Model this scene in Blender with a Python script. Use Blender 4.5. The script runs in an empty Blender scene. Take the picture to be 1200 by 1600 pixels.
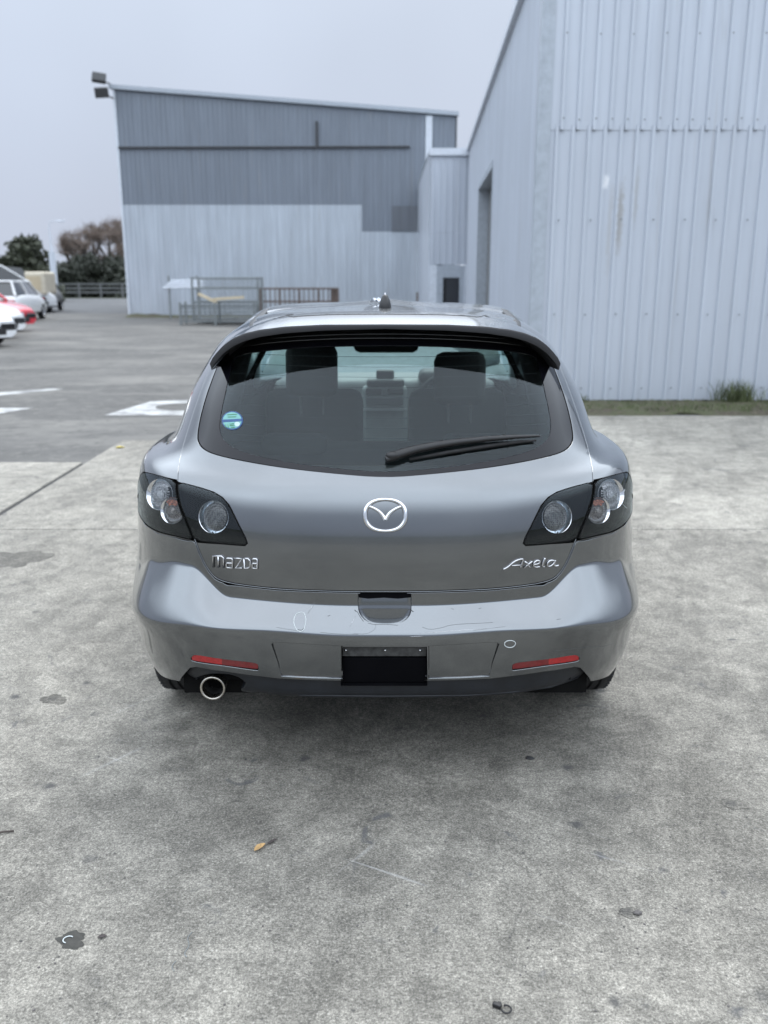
import bpy, math, random
import numpy as np
from math import sin, cos, pi, radians, sqrt, atan, atan2
from mathutils import Vector, Matrix
from mathutils.geometry import delaunay_2d_cdt

random.seed(7); np.random.seed(7)
scene = bpy.context.scene
COL = scene.collection

# ------------------------------------------------------------------ camera
FPX = 1395.0                 # focal length for a picture 1200 px wide
TH = atan(364 / 1395.0)      # pitch below the horizon
CH, CD, CX = 1.575, 2.53, -0.004
_c, _s = cos(TH), sin(TH)
cam = bpy.data.cameras.new('camera')
camo = bpy.data.objects.new('camera', cam); COL.objects.link(camo)
camo.location = (CX, -CD, CH)
camo.rotation_euler = (pi / 2 - TH, 0, 0)
cam.sensor_fit = 'HORIZONTAL'; cam.sensor_width = 36.0
cam.lens = FPX / 1200 * 36
cam.clip_start = 0.05; cam.clip_end = 3000
cam.dof.use_dof = True; cam.dof.focus_distance = 2.5; cam.dof.aperture_fstop = 4.2
scene.camera = camo

# ------------------------------------------------------------------ sky, sun, exposure
SUN_EL, SUN_AZ = radians(52), radians(12)      # azimuth measured from +Y towards +X
w = bpy.data.worlds.new('World'); scene.world = w; w.use_nodes = True
nt = w.node_tree; nt.nodes.clear()
wo = nt.nodes.new('ShaderNodeOutputWorld'); bg = nt.nodes.new('ShaderNodeBackground')
sk = nt.nodes.new('ShaderNodeTexSky'); sk.sky_type = 'NISHITA'; sk.sun_disc = False
sk.sun_elevation = SUN_EL; sk.sun_rotation = SUN_AZ
sk.dust_density = 3.0; sk.air_density = 1.0
tc = nt.nodes.new('ShaderNodeTexCoord')
sep = nt.nodes.new('ShaderNodeSeparateXYZ'); nt.links.new(tc.outputs['Generated'], sep.inputs[0])
ramp = nt.nodes.new('ShaderNodeValToRGB'); nt.links.new(sep.outputs['Z'], ramp.inputs[0])
e = ramp.color_ramp.elements
e[0].position = 0.0; e[0].color = (7.0, 7.9, 9.6, 1)
e[1].position = 1.0; e[1].color = (30, 32.3, 35.5, 1)
for p_, c_ in ((0.06, (7.0, 7.8, 9.6)), (0.27, (8.0, 9.0, 10.7)), (0.45, (28.0, 31.2, 35.0))):
    k = e.new(p_); k.color = (*c_, 1)
ns = nt.nodes.new('ShaderNodeTexNoise'); ns.inputs['Scale'].default_value = 2.2; ns.inputs['Detail'].default_value = 3
nt.links.new(tc.outputs['Generated'], ns.inputs['Vector'])
mr = nt.nodes.new('ShaderNodeMapRange'); mr.inputs[1].default_value = 0.25; mr.inputs[2].default_value = 0.75
mr.inputs[3].default_value = 0.90; mr.inputs[4].default_value = 1.09
nt.links.new(ns.outputs['Fac'], mr.inputs[0])
vm = nt.nodes.new('ShaderNodeVectorMath'); vm.operation = 'SCALE'
nt.links.new(ramp.outputs['Color'], vm.inputs[0]); nt.links.new(mr.outputs[0], vm.inputs['Scale'])
mx = nt.nodes.new('ShaderNodeMix'); mx.data_type = 'RGBA'; mx.inputs['Factor'].default_value = 0.9   # cloud cover over the sky
nt.links.new(sk.outputs[0], mx.inputs['A']); nt.links.new(vm.outputs[0], mx.inputs['B'])
nt.links.new(mx.outputs['Result'], bg.inputs[0]); bg.inputs[1].default_value = 0.085
nt.links.new(bg.outputs[0], wo.inputs[0])
sl = bpy.data.lights.new('sun', 'SUN'); sl.energy = 1.2; sl.angle = radians(25); sl.color = (1.0, 0.98, 0.95)
slo = bpy.data.objects.new('sun', sl); COL.objects.link(slo)
_sd = Vector((sin(SUN_AZ) * cos(SUN_EL), cos(SUN_AZ) * cos(SUN_EL), sin(SUN_EL)))
slo.rotation_euler = _sd.to_track_quat('Z', 'Y').to_euler()
vs = scene.view_settings
vs.view_transform = 'Standard'; vs.look = 'None'; vs.exposure = 0.0; vs.gamma = 1.0; vs.use_curve_mapping = False

# ------------------------------------------------------------------ measuring helpers (sight lines of the photograph)
def at_y(px, py, y):
    u = (px - 600) / FPX; v = (py - 800) / FPX
    k = (y + CD) / (_c - v * _s)
    return Vector((CX + u * k, y, CH - k * (_s + v * _c)))
def at_ground(px, py, z=0.0):
    u = (px - 600) / FPX; v = (py - 800) / FPX
    k = (CH - z) / (_s + v * _c)
    return Vector((CX + u * k, k * (_c - v * _s) - CD, z))
def proj_cam(P):
    P = np.asarray(P, float)
    X = P[..., 0] - CX; Y = P[..., 1] + CD; Z = P[..., 2] - CH
    dep = Y * _c - Z * _s
    dn = -Y * _s - Z * _c
    return np.stack([600 + FPX * X / dep, 800 + FPX * dn / dep], -1)

# ------------------------------------------------------------------ object helpers
def empty(name, label, cat, loc=(0, 0, 0), rz=0.0, group=None):
    o = bpy.data.objects.new(name, None); COL.objects.link(o)
    o.location = loc; o.rotation_euler = (0, 0, rz); o.empty_display_size = 0.2
    o['label'] = label; o['category'] = cat
    if group: o['group'] = group
    return o
def tag(o, label=None, cat=None, group=None, kind=None):
    if label: o['label'] = label
    if cat: o['category'] = cat
    if group: o['group'] = group
    if kind: o['kind'] = kind
    return o
def mesh_data(name, V, F, mat, smooth=True, N=None, fix=False, mi=None):
    me = bpy.data.meshes.new(name)
    V = [tuple(map(float, p)) for p in V]
    if N is not None and fix:
        VV = np.asarray(V); NN = np.asarray(N); G = []
        for f in F:
            a, b, c = VV[f[0]], VV[f[1]], VV[f[2]]
            g = np.cross(b - a, c - a)
            if len(f) > 3: g = g + np.cross(VV[f[2]] - a, VV[f[3]] - a)
            G.append(f if g @ NN[list(f)].sum(0) >= 0 else f[::-1])
        F = G
    me.from_pydata(V, [], [tuple(map(int, f)) for f in F])
    if mat is not None: me.materials.append(mat)
    me.polygons.foreach_set('use_smooth', [smooth] * len(me.polygons))
    if mi is not None:
        me.materials.append(M['underbody_gap']); me.polygons.foreach_set('material_index', mi)
    me.update()
    if N is not None:
        me.normals_split_custom_set_from_vertices([tuple(map(float, n)) for n in N])
    return me
def obj(name, me, parent=None, loc=None, rz=0.0):
    o = bpy.data.objects.new(name, me); COL.objects.link(o)
    if parent is not None: o.parent = parent
    if loc is not None: o.location = loc
    if rz: o.rotation_euler = (0, 0, rz)
    return o
def mobj(name, V, F, mat, parent=None, smooth=True, N=None, fix=False, loc=None):
    return obj(name, mesh_data(name, V, F, mat, smooth, N, fix), parent, loc)
class MB:
    """collects simple solids into one mesh"""
    def __init__(s): s.V = []; s.F = []
    def add(s, V, F):
        n = len(s.V); s.V += [tuple(v) for v in V]; s.F += [tuple(i + n for i in f) for f in F]; return s
    def box(s, x0, y0, z0, x1, y1, z1, M=None):
        V = [Vector((x, y, z)) for z in (z0, z1) for y in (y0, y1) for x in (x0, x1)]
        if M is not None: V = [M @ v for v in V]
        return s.add(V, [(0, 2, 3, 1), (4, 5, 7, 6), (0, 1, 5, 4), (2, 6, 7, 3), (0, 4, 6, 2), (1, 3, 7, 5)])
    def bevbox(s, x0, y0, z0, x1, y1, z1, r, M=None):
        # box with rounded vertical+horizontal edges (chamfer r)
        V = []; F = []
        xs = [x0, x0 + r, x1 - r, x1]; ys = [y0, y0 + r, y1 - r, y1]; zs = [z0, z0 + r, z1 - r, z1]
        idx = {}
        def vid(i, j, k):
            key = (i, j, k)
            if key not in idx:
                n = [i in (0, 3), j in (0, 3), k in (0, 3)]
                p = Vector((xs[i], ys[j], zs[k]))
                if sum(n) >= 2:
                    q = 0.30 if sum(n) == 2 else 0.42
                    if n[0]: p.x += r * q * (1 if i == 0 else -1)
                    if n[1]: p.y += r * q * (1 if j == 0 else -1)
                    if n[2]: p.z += r * q * (1 if k == 0 else -1)
                idx[key] = len(V); V.append(M @ p if M is not None else p)
            return idx[key]
        for a in range(3):
            for b in range(3):
                F.append((vid(a, b, 0), vid(a, b + 1, 0), vid(a + 1, b + 1, 0), vid(a + 1, b, 0)))
                F.append((vid(a, b, 3), vid(a + 1, b, 3), vid(a + 1, b + 1, 3), vid(a, b + 1, 3)))
                F.append((vid(a, 0, b), vid(a + 1, 0, b), vid(a + 1, 0, b + 1), vid(a, 0, b + 1)))
                F.append((vid(a, 3, b), vid(a, 3, b + 1), vid(a + 1, 3, b + 1), vid(a + 1, 3, b)))
                F.append((vid(0, a, b), vid(0, a, b + 1), vid(0, a + 1, b + 1), vid(0, a + 1, b)))
                F.append((vid(3, a, b), vid(3, a + 1, b), vid(3, a + 1, b + 1), vid(3, a, b + 1)))
        return s.add(V, F)
    def tube(s, pts, rad, n=8, closed=False, caps=True):
        P = [Vector(p) for p in pts]; m = len(P)
        R = rad if isinstance(rad, (list, tuple)) else [rad] * m
        V = []; F = []; up = None
        for i in range(m):
            if closed: t = P[(i + 1) % m] - P[i - 1]
            else: t = P[min(i + 1, m - 1)] - P[max(i - 1, 0)]
            t.normalize()
            if up is None:
                up = t.orthogonal().normalized()
            up = (up - t * up.dot(t)).normalized(); b = t.cross(up)
            for k in range(n):
                a = 2 * pi * k / n
                V.append(P[i] + (up * cos(a) + b * sin(a)) * R[i])
        for i in range(m if closed else m - 1):
            j = (i + 1) % m
            for k in range(n):
                k2 = (k + 1) % n
                F.append((i * n + k, i * n + k2, j * n + k2, j * n + k))
        if caps and not closed:
            F.append(tuple(range(n))[::-1]); F.append(tuple((m - 1) * n + k for k in range(n)))
        return s.add(V, F)
    def lathe(s, prof, M, n=32, close=False):
        # prof: (r, h) pairs; axis local z of M
        V = []; F = []; m = len(prof)
        for r, h in prof:
            for k in range(n):
                a = 2 * pi * k / n; V.append(M @ Vector((r * cos(a), r * sin(a), h)))
        for i in range(m if close else m - 1):
            j = (i + 1) % m
            for k in range(n):
                k2 = (k + 1) % n
                F.append((i * n + k, i * n + k2, j * n + k2, j * n + k))
        return s.add(V, F)
    def build(s, name, mat, parent=None, smooth=False, loc=None, rz=0.0, auto=None):
        me = mesh_data(name, s.V, s.F, mat, smooth)
        if auto is not None:
            me.polygons.foreach_set('use_smooth', [True] * len(me.polygons))
            try: me.set_sharp_from_angle(angle=radians(auto))
            except Exception: pass
        return obj(name, me, parent, loc, rz)

# ------------------------------------------------------------------ material helpers
def newmat(name):
    m = bpy.data.materials.new(name); m.use_nodes = True
    m.node_tree.nodes.clear()
    return m
class NT:
    def __init__(s, m): s.t = m.node_tree; s.n = s.t.nodes; s.l = s.t.links; s._co = None
    def node(s, typ, **kw):
        n = s.n.new(typ)
        for k, v in kw.items(): setattr(n, k, v)
        return n
    def set(s, sock, v):
        if isinstance(v, bpy.types.NodeSocket): s.l.new(v, sock)
        elif isinstance(v, (tuple, list)) and len(v) == 3 and sock.type == 'RGBA': sock.default_value = (*v, 1)
        else: sock.default_value = v
    def co(s, kind='Object'):
        if s._co is None: s._co = s.node('ShaderNodeTexCoord')
        return s._co.outputs[kind]
    def mapping(s, vec, scale=(1, 1, 1), rot=(0, 0, 0), loc=(0, 0, 0)):
        n = s.node('ShaderNodeMapping'); s.l.new(vec, n.inputs[0])
        n.inputs['Scale'].default_value = scale; n.inputs['Rotation'].default_value = rot; n.inputs['Location'].default_value = loc
        return n.outputs[0]
    def noise(s, scale, detail=4, rough=0.55, vec=None, dist=0.0):
        n = s.node('ShaderNodeTexNoise'); s.l.new(vec if vec is not None else s.co(), n.inputs['Vector'])
        n.inputs['Scale'].default_value = scale; n.inputs['Detail'].default_value = detail
        n.inputs['Roughness'].default_value = rough; n.inputs['Distortion'].default_value = dist
        return n.outputs['Fac']
    def voro(s, scale, vec=None, feat='F1', rnd=1.0):
        n = s.node('ShaderNodeTexVoronoi', feature=feat); s.l.new(vec if vec is not None else s.co(), n.inputs['Vector'])
        n.inputs['Scale'].default_value = scale; n.inputs['Randomness'].default_value = rnd
        return n.outputs['Distance']
    def rng(s, v, a, b, c=0.0, d=1.0):
        n = s.node('ShaderNodeMapRange', clamp=True); s.set(n.inputs[0], v)
        for i, q in enumerate((a, b, c, d)): n.inputs[i + 1].default_value = q
        return n.outputs[0]
    def mix(s, f, a, b, mode='MIX'):
        n = s.node('ShaderNodeMix', data_type='RGBA', blend_type=mode)
        s.set(n.inputs['Factor'], f); s.set(n.inputs['A'], a); s.set(n.inputs['B'], b)
        return n.outputs['Result']
    def math(s, op, a, b=0.0, c=None):
        n = s.node('ShaderNodeMath', operation=op); s.set(n.inputs[0], a); s.set(n.inputs[1], b)
        if c is not None: s.set(n.inputs[2], c)
        return n.outputs[0]
    def bump(s, h, strength=0.3, dist=0.01, normal=None):
        n = s.node('ShaderNodeBump'); s.set(n.inputs['Height'], h); n.inputs['Strength'].default_value = strength
        n.inputs['Distance'].default_value = dist
        if normal is not None: s.l.new(normal, n.inputs['Normal'])
        return n.outputs[0]
    def bsdf(s, **kw):
        n = s.node('ShaderNodeBsdfPrincipled')
        for k, v in kw.items(): s.set(n.inputs[k.replace('_', ' ')], v)
        return n
    def out(s, sh):
        o = s.node('ShaderNodeOutputMaterial'); s.l.new(sh, o.inputs[0])
def simple(name, color, rough=0.6, metal=0.0, var=0.12, scale=12, coat=0.0, bump=0.0, bscale=60, spec=0.5):
    m = newmat(name); t = NT(m)
    f = t.rng(t.noise(scale, 5, 0.6), 0.3, 0.7)
    a = tuple(max(0, c * (1 - var)) for c in color); b = tuple(c * (1 + var) for c in color)
    col = t.mix(f, a, b)
    p = t.bsdf(Base_Color=col, Roughness=t.rng(t.noise(scale * 1.7, 3), 0.3, 0.7, rough * 0.88, min(1, rough * 1.12)), Metallic=metal)
    if coat: p.inputs['Coat Weight'].default_value = coat; p.inputs['Coat Roughness'].default_value = 0.04
    if bump: t.l.new(t.bump(t.noise(bscale, 4), bump, 0.005), p.inputs['Normal'])
    p.inputs['Specular IOR Level'].default_value = spec
    t.out(p.outputs[0]); return m

M = {}
# ---- concrete
def concrete_mat(name, tint=1.0, seed=0.0, far_paler=False):
    m = newmat(name); t = NT(m)
    v = t.mapping(t.co(), loc=(seed, seed * 0.7, 0))
    big = t.noise(0.55, 4, 0.6, v, 0.4)
    mid = t.noise(3.2, 6, 0.68, v, 0.6)
    sm = t.noise(34, 6, 0.78, v)
    fine = t.noise(170, 4, 0.75, v)
    grit = t.noise(520, 2, 0.6, v)
    f = t.math('ADD', t.math('MULTIPLY', big, 0.24), t.math('MULTIPLY', mid, 0.30))
    f = t.math('ADD', f, t.math('MULTIPLY', sm, 0.27)); f = t.math('ADD', f, t.math('MULTIPLY', fine, 0.19))
    f = t.rng(f, 0.36, 0.64)
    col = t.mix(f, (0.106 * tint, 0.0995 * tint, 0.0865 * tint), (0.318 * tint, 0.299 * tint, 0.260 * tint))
    def mul(a, f, lo, hi, x0, x1):
        n = t.node('ShaderNodeVectorMath', operation='SCALE'); t.l.new(a, n.inputs[0]); t.l.new(t.rng(f, x0, x1, lo, hi), n.inputs['Scale']); return n.outputs[0]
    col = mul(col, t.noise(9, 5, 0.7, t.mapping(v, loc=(7, 2, 0)), 0.5), 0.76, 1.18, 0.36, 0.62)
    col = mul(col, t.noise(70, 4, 0.75, v), 0.72, 1.30, 0.38, 0.62)
    col = mul(col, fine, 0.66, 1.36, 0.38, 0.62)
    col = mul(col, grit, 0.72, 1.28, 0.38, 0.62)
    dk = t.math('MULTIPLY', t.rng(t.noise(0.8, 6, 0.7, t.mapping(v, loc=(11, 4, 0)), 1.2), 0.50, 0.66), 1.0)      # old soaked-in stains
    col = mul(col, dk, 1.0, 0.74, 0.0, 1.0)
    col = mul(col, t.noise(1.0, 5, 0.65, t.mapping(t.mapping(v, rot=(0, 0, 0.25)), scale=(5.5, 0.7, 1)), 0.6), 1.06, 0.86, 0.50, 0.66)      # drag marks along the driving line
    if far_paler:      # paler towards the far side and the right, with a ragged edge
        sp_ = t.node('ShaderNodeSeparateXYZ'); t.l.new(t.co(), sp_.inputs[0])
        ed = t.math('ADD', t.math('ADD', sp_.outputs['Y'], t.math('MULTIPLY', sp_.outputs['X'], 0.25)), t.math('MULTIPLY', t.noise(1.1, 4, 0.6, v), 2.4))
        col = mul(col, ed, 1.0, 1.22, 1.0, 3.6)
    # gritty speckle, dark and pale
    col = t.mix(t.rng(grit, 0.60, 0.75, 0, 0.75), col, (0.06, 0.06, 0.058))
    col = t.mix(t.rng(fine, 0.61, 0.72, 0, 0.6), col, (0.55, 0.55, 0.54))
    # dark damp looking blotches
    bl = t.math('MULTIPLY', t.rng(t.noise(7.0, 4, 0.62, t.mapping(v, loc=(3, 1, 0)), 1.0), 0.63, 0.70), t.rng(t.noise(1.4, 3, 0.5, v), 0.42, 0.55))
    col = t.mix(t.math('MULTIPLY', bl, 0.75), col, (0.075, 0.076, 0.08))
    # oval dark spots
    wv = t.node('ShaderNodeVectorMath', operation='ADD'); t.l.new(v, wv.inputs[0])
    nv = t.node('ShaderNodeTexNoise'); t.l.new(v, nv.inputs['Vector']); nv.inputs['Scale'].default_value = 30; nv.inputs['Detail'].default_value = 3
    sc = t.node('ShaderNodeVectorMath', operation='SCALE'); t.l.new(nv.outputs['Color'], sc.inputs[0]); sc.inputs['Scale'].default_value = 0.03
    t.l.new(sc.outputs[0], wv.inputs[1])
    sp = t.math('MULTIPLY', t.rng(t.voro(5.5, wv.outputs[0]), 0.06, 0.14, 1, 0), t.rng(t.noise(2.3, 2, 0.5, v), 0.46, 0.56))
    col = t.mix(t.math('MULTIPLY', sp, 0.75), col, (0.05, 0.05, 0.052))
    sp2 = t.math('MULTIPLY', t.rng(t.voro(24, wv.outputs[0]), 0.05, 0.13, 1, 0), t.rng(t.noise(3.7, 2, 0.5, v), 0.45, 0.6))
    col = t.mix(t.math('MULTIPLY', sp2, 0.75), col, (0.035, 0.035, 0.036))
    # fine pale scratches in two directions
    for ang, sx, st in ((0.5, 2.0, 0.30), (-0.9, 1.5, 0.22)):
        sv = t.mapping(t.mapping(v, rot=(0, 0, ang)), scale=(sx, 38, 1))
        scr = t.math('MULTIPLY', t.rng(t.noise(1.0, 3, 0.5, sv, 0.3), 0.665, 0.71), t.rng(t.noise(1.1, 2, 0.5, v), 0.5, 0.62))
        col = t.mix(t.math('MULTIPLY', scr, st), col, (0.5, 0.5, 0.49))
    # hairline cracks
    cr = t.node('ShaderNodeTexVoronoi', feature='DISTANCE_TO_EDGE'); cr.inputs['Scale'].default_value = 0.42
    cv = t.node('ShaderNodeVectorMath', operation='ADD'); t.l.new(v, cv.inputs[0])
    nv2 = t.node('ShaderNodeTexNoise'); t.l.new(v, nv2.inputs['Vector']); nv2.inputs['Scale'].default_value = 3; nv2.inputs['Detail'].default_value = 6
    sc2 = t.node('ShaderNodeVectorMath', operation='SCALE'); t.l.new(nv2.outputs['Color'], sc2.inputs[0]); sc2.inputs['Scale'].default_value = 0.5
    t.l.new(sc2.outputs[0], cv.inputs[1]); t.l.new(cv.outputs[0], cr.inputs['Vector'])
    crf = t.math('MULTIPLY', t.rng(cr.outputs['Distance'], 0.0009, 0.0026, 1, 0), t.rng(t.noise(0.9, 2, 0.5, v), 0.54, 0.62))
    col = t.mix(t.math('MULTIPLY', crf, 0.22), col, (0.04, 0.04, 0.04))
    h = t.math('ADD', t.math('MULTIPLY', fine, 0.5), t.math('MULTIPLY', grit, 0.5))
    h = t.math('ADD', h, t.math('MULTIPLY', sm, 0.8))
    h = t.math('SUBTRACT', h, t.math('MULTIPLY', sp2, 0.6))
    p = t.bsdf(Base_Color=col, Roughness=t.rng(mid, 0.3, 0.7, 0.72, 0.92), Normal=t.bump(h, 0.55, 0.004))
    p.inputs['Specular IOR Level'].default_value = 0.35
    t.out(p.outputs[0]); return m
M['concrete'] = concrete_mat('concrete', 0.95, 0.0, True)
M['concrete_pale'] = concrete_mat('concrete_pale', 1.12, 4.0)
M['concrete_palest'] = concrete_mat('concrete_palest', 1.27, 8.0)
M['concrete_stained'] = concrete_mat('concrete_stained', 0.55, 2.0)
def asphalt_mat(name, lo, hi, dust):
    m = newmat(name); t = NT(m)
    v = t.co()
    f = t.rng(t.noise(0.5, 5, 0.62, v, 0.5), 0.35, 0.65)
    col = t.mix(f, lo, hi)
    st = t.noise(1.0, 5, 0.6, t.mapping(v, scale=(0.35, 0.8, 1)), 0.8)
    col = t.mix(t.rng(st, 0.48, 0.66, 0, 0.75), col, dust)
    st2 = t.noise(1.0, 4, 0.6, t.mapping(v, scale=(1.6, 3.2, 1), loc=(5, 3, 0)), 0.9)
    col = t.mix(t.rng(st2, 0.55, 0.70, 0, 0.55), col, tuple(c * 0.55 for c in lo))
    col = t.mix(t.rng(t.noise(6, 6, 0.75, v, 0.5), 0.50, 0.66, 0, 0.5), col, dust)
    col = t.mix(t.rng(t.noise(9, 6, 0.75, t.mapping(v, loc=(3, 0, 0)), 0.5), 0.54, 0.66, 0, 0.6), col, tuple(c * 0.6 for c in lo))
    col = t.mix(t.rng(t.noise(90, 3, 0.7, v), 0.5, 0.75, 0, 0.6), col, dust)
    p = t.bsdf(Base_Color=col, Roughness=0.85, Normal=t.bump(t.noise(140, 3, 0.7, v), 0.6, 0.006))
    t.out(p.outputs[0]); return m
M['asphalt'] = asphalt_mat('asphalt', (0.066, 0.064, 0.061), (0.108, 0.104, 0.098), (0.195, 0.187, 0.170))
M['road'] = asphalt_mat('road_asphalt', (0.065, 0.069, 0.075), (0.09, 0.094, 0.10), (0.12, 0.12, 0.12))
def worn_paint():
    m = newmat('worn_white_paint'); t = NT(m)
    f = t.rng(t.noise(3.2, 6, 0.7), 0.38, 0.56)
    col = t.mix(f, (0.20, 0.20, 0.20), (0.44, 0.44, 0.43))
    p = t.bsdf(Base_Color=col, Roughness=0.8); t.out(p.outputs[0]); return m
M['marking'] = worn_paint()
M['joint'] = simple('joint_filler', (0.035, 0.034, 0.033), 0.9)
def soil():
    m = newmat('soil_and_moss'); t = NT(m)
    col = t.mix(t.rng(t.noise(2.5, 5, 0.6), 0.35, 0.65), (0.075, 0.06, 0.045), (0.085, 0.10, 0.045))
    col = t.mix(t.rng(t.noise(30, 4, 0.7), 0.5, 0.7), col, (0.16, 0.13, 0.10))
    p = t.bsdf(Base_Color=col, Roughness=0.95, Normal=t.bump(t.noise(40, 5, 0.7), 0.8, 0.03)); t.out(p.outputs[0]); return m
M['soil'] = soil()
# ---- cladding
def cladding(name, col, rough=0.38, metal=0.25, streak=0.10, stain=(0.30, 0.28, 0.25), spots=()):
    m = newmat(name); t = NT(m)
    oi = t.node('ShaderNodeObjectInfo')
    v = t.co()
    geo = t.node('ShaderNodeNewGeometry')
    wv = geo.outputs['Position']
    st = t.noise(1.0, 5, 0.6, t.mapping(wv, scale=(7, 7, 0.35)), 0.3)
    st2 = t.noise(1.0, 4, 0.6, t.mapping(wv, scale=(1.2, 1.2, 0.5)), 0.3)
    a = tuple(c * (1 - streak) for c in col); b = tuple(min(0.9, c * (1 + streak * 0.6)) for c in col)
    c1 = t.mix(t.rng(st, 0.3, 0.7), a, b)
    c1 = t.mix(t.rng(st2, 0.35, 0.7, 0, 0.35), c1, tuple(c * (1 - streak * 1.6) for c in col))
    c1 = t.mix(t.math('MULTIPLY', oi.outputs['Random'], 0.35), c1, tuple(c * (1 - streak) for c in col))
    dirt = t.math('MULTIPLY', t.rng(t.noise(1.0, 4, 0.6, t.mapping(wv, scale=(9, 9, 0.5), loc=(2, 0, 1)), 0.4), 0.60, 0.74), 0.30)
    c1 = t.mix(dirt, c1, stain)
    if spots:
        sx = t.node('ShaderNodeSeparateXYZ'); t.l.new(wv, sx.inputs[0]); wob = t.noise(14, 4, 0.6, wv)
        for (x, z, hw_, hh, colr, st_) in spots:
            dx = t.math('ABSOLUTE', t.math('SUBTRACT', t.math('ADD', sx.outputs['X'], t.math('MULTIPLY', wob, hw_ * 1.6)), x + hw_ * .8))
            dz = t.math('ABSOLUTE', t.math('SUBTRACT', t.math('ADD', sx.outputs['Z'], t.math('MULTIPLY', wob, hh * .8)), z + hh * .4))
            c1 = t.mix(t.math('MULTIPLY', t.math('MULTIPLY', t.rng(dx, hw_ * .3, hw_, 1, 0), t.rng(dz, hh * .4, hh, 1, 0)), st_), c1, colr)
    p = t.bsdf(Base_Color=c1, Roughness=rough, Metallic=metal,
               Normal=t.bump(t.noise(1.0, 3, 0.5, t.mapping(wv, scale=(2.2, 2.2, 1.0))), 0.12, 0.03))
    t.out(p.outputs[0]); return m
M['clad_pale'] = cladding('pale_painted_cladding', (0.545, 0.585, 0.65), spots=((2.70, 2.72, .05, .10, (.85, .86, .88), .8), (2.90, 2.30, .055, .50, (.33, .31, .28), .6), (3.08, 2.55, .04, .40, (.38, .37, .34), .4), (2.78, 2.2, .04, .6, (.38, .37, .35), .35)))
M['clad_silver'] = cladding('silver_blue_cladding', (0.54, 0.59, 0.65), 0.36, 0.25, 0.18)
M['clad_grey'] = cladding('weathered_grey_cladding', (0.22, 0.25, 0.295), 0.5, 0.1, 0.16)
M['clad_patch'] = cladding('dark_grey_cladding', (0.15, 0.165, 0.19), 0.5, 0.1, 0.2)
M['flash'] = simple('flashing_paint', (0.40, 0.44, 0.49), 0.4, 0.2)
M['flash_pale'] = simple('pale_flashing_paint', (0.62, 0.66, 0.72), 0.4, 0.1)
M['dark_trim'] = simple('dark_trim', (0.05, 0.052, 0.056), 0.6)
M['galv'] = simple('galvanised_steel', (0.22, 0.24, 0.245), 0.5, 0.4, 0.2)
M['rusty'] = simple('rusty_brown_steel', (0.16, 0.125, 0.11), 0.7, 0.3, 0.3)
M['timber'] = simple('pale_timber', (0.55, 0.46, 0.32), 0.7)
M['black_open'] = simple('dark_interior', (0.004, 0.004, 0.005), 0.9, spec=0.03)
M['lamp_grey'] = simple('grey_lamp_housing', (0.17, 0.172, 0.18), 0.3, 0.3, 0.2, 8)
M['plast_black'] = simple('black_plastic', (0.013, 0.013, 0.014), 0.42, 0, 0.2, 30, bump=0.08, bscale=300)
M['plast_dull'] = simple('dull_black_plastic', (0.02, 0.02, 0.021), 0.7)
M['rubber'] = simple('tyre_rubber', (0.014, 0.014, 0.015), 0.75, 0, 0.25, 40)
M['bracket'] = simple('dirty_bracket', (0.045, 0.045, 0.044), 0.7, 0, .5, 60)
M['underbody_gap'] = simple('underbody_gap_black', (0.006, 0.006, 0.006), 0.9, spec=0.1)
M['screw'] = simple('screw_head', (0.22, 0.23, 0.25), 0.5, 0.5)
# ---- car paint
def carpaint(name, base, flake, rough=0.165, metal=1.0, coat=1.0, dirt=0.08, croughness=0.025):
    m = newmat(name); t = NT(m)
    v = t.co()
    lw = t.node('ShaderNodeLayerWeight'); lw.inputs[0].default_value = 0.35
    col = t.mix(lw.outputs['Facing'], flake, base)
    col = t.mix(t.rng(t.noise(900, 2, 0.5, v), 0.45, 0.75, 0, 0.12), col, tuple(min(1, c * 1.6) for c in flake))
    # thin film of dust, more of it low down and in blotches
    d = t.math('MULTIPLY', t.rng(t.noise(2.5, 6, 0.65, v, 0.4), 0.42, 0.72), dirt)
    d2 = t.math('MULTIPLY', t.rng(t.noise(38, 5, 0.7, v), 0.62, 0.74), dirt * 0.9)
    d = t.math('ADD', d, d2)
    hz = t.node('ShaderNodeSeparateXYZ'); t.l.new(v, hz.inputs[0])      # settled dust on the roof
    d = t.math('ADD', d, t.math('MULTIPLY', t.rng(hz.outputs['Z'], 1.42, 1.46), t.rng(t.noise(60, 5, 0.75, v), 0.4, 0.65, 0.3, 0.8)))
    col = t.mix(d, col, (0.20, 0.20, 0.195))
    r = t.math('ADD', rough, t.math('MULTIPLY', d, 0.5))
    p = t.bsdf(Base_Color=col, Metallic=t.math('SUBTRACT', metal, t.math('MULTIPLY', d, 0.8)), Roughness=r)
    p.inputs['Coat Weight'].default_value = coat
    t.set(p.inputs['Coat Roughness'], t.math('ADD', croughness, t.math('MULTIPLY', t.noise(5, 5, 0.6, v), 0.05)))
    dark = t.bsdf(Base_Color=(0.02, 0.02, 0.022), Roughness=0.8)
    geo = t.node('ShaderNodeNewGeometry')
    ms = t.node('ShaderNodeMixShader'); t.l.new(geo.outputs['Backfacing'], ms.inputs[0])
    t.l.new(p.outputs[0], ms.inputs[1]); t.l.new(dark.outputs[0], ms.inputs[2])
    t.out(ms.outputs[0]); return m
M['paint'] = carpaint('grey_metallic_paint', (0.135, 0.143, 0.152), (0.18, 0.19, 0.20))
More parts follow.
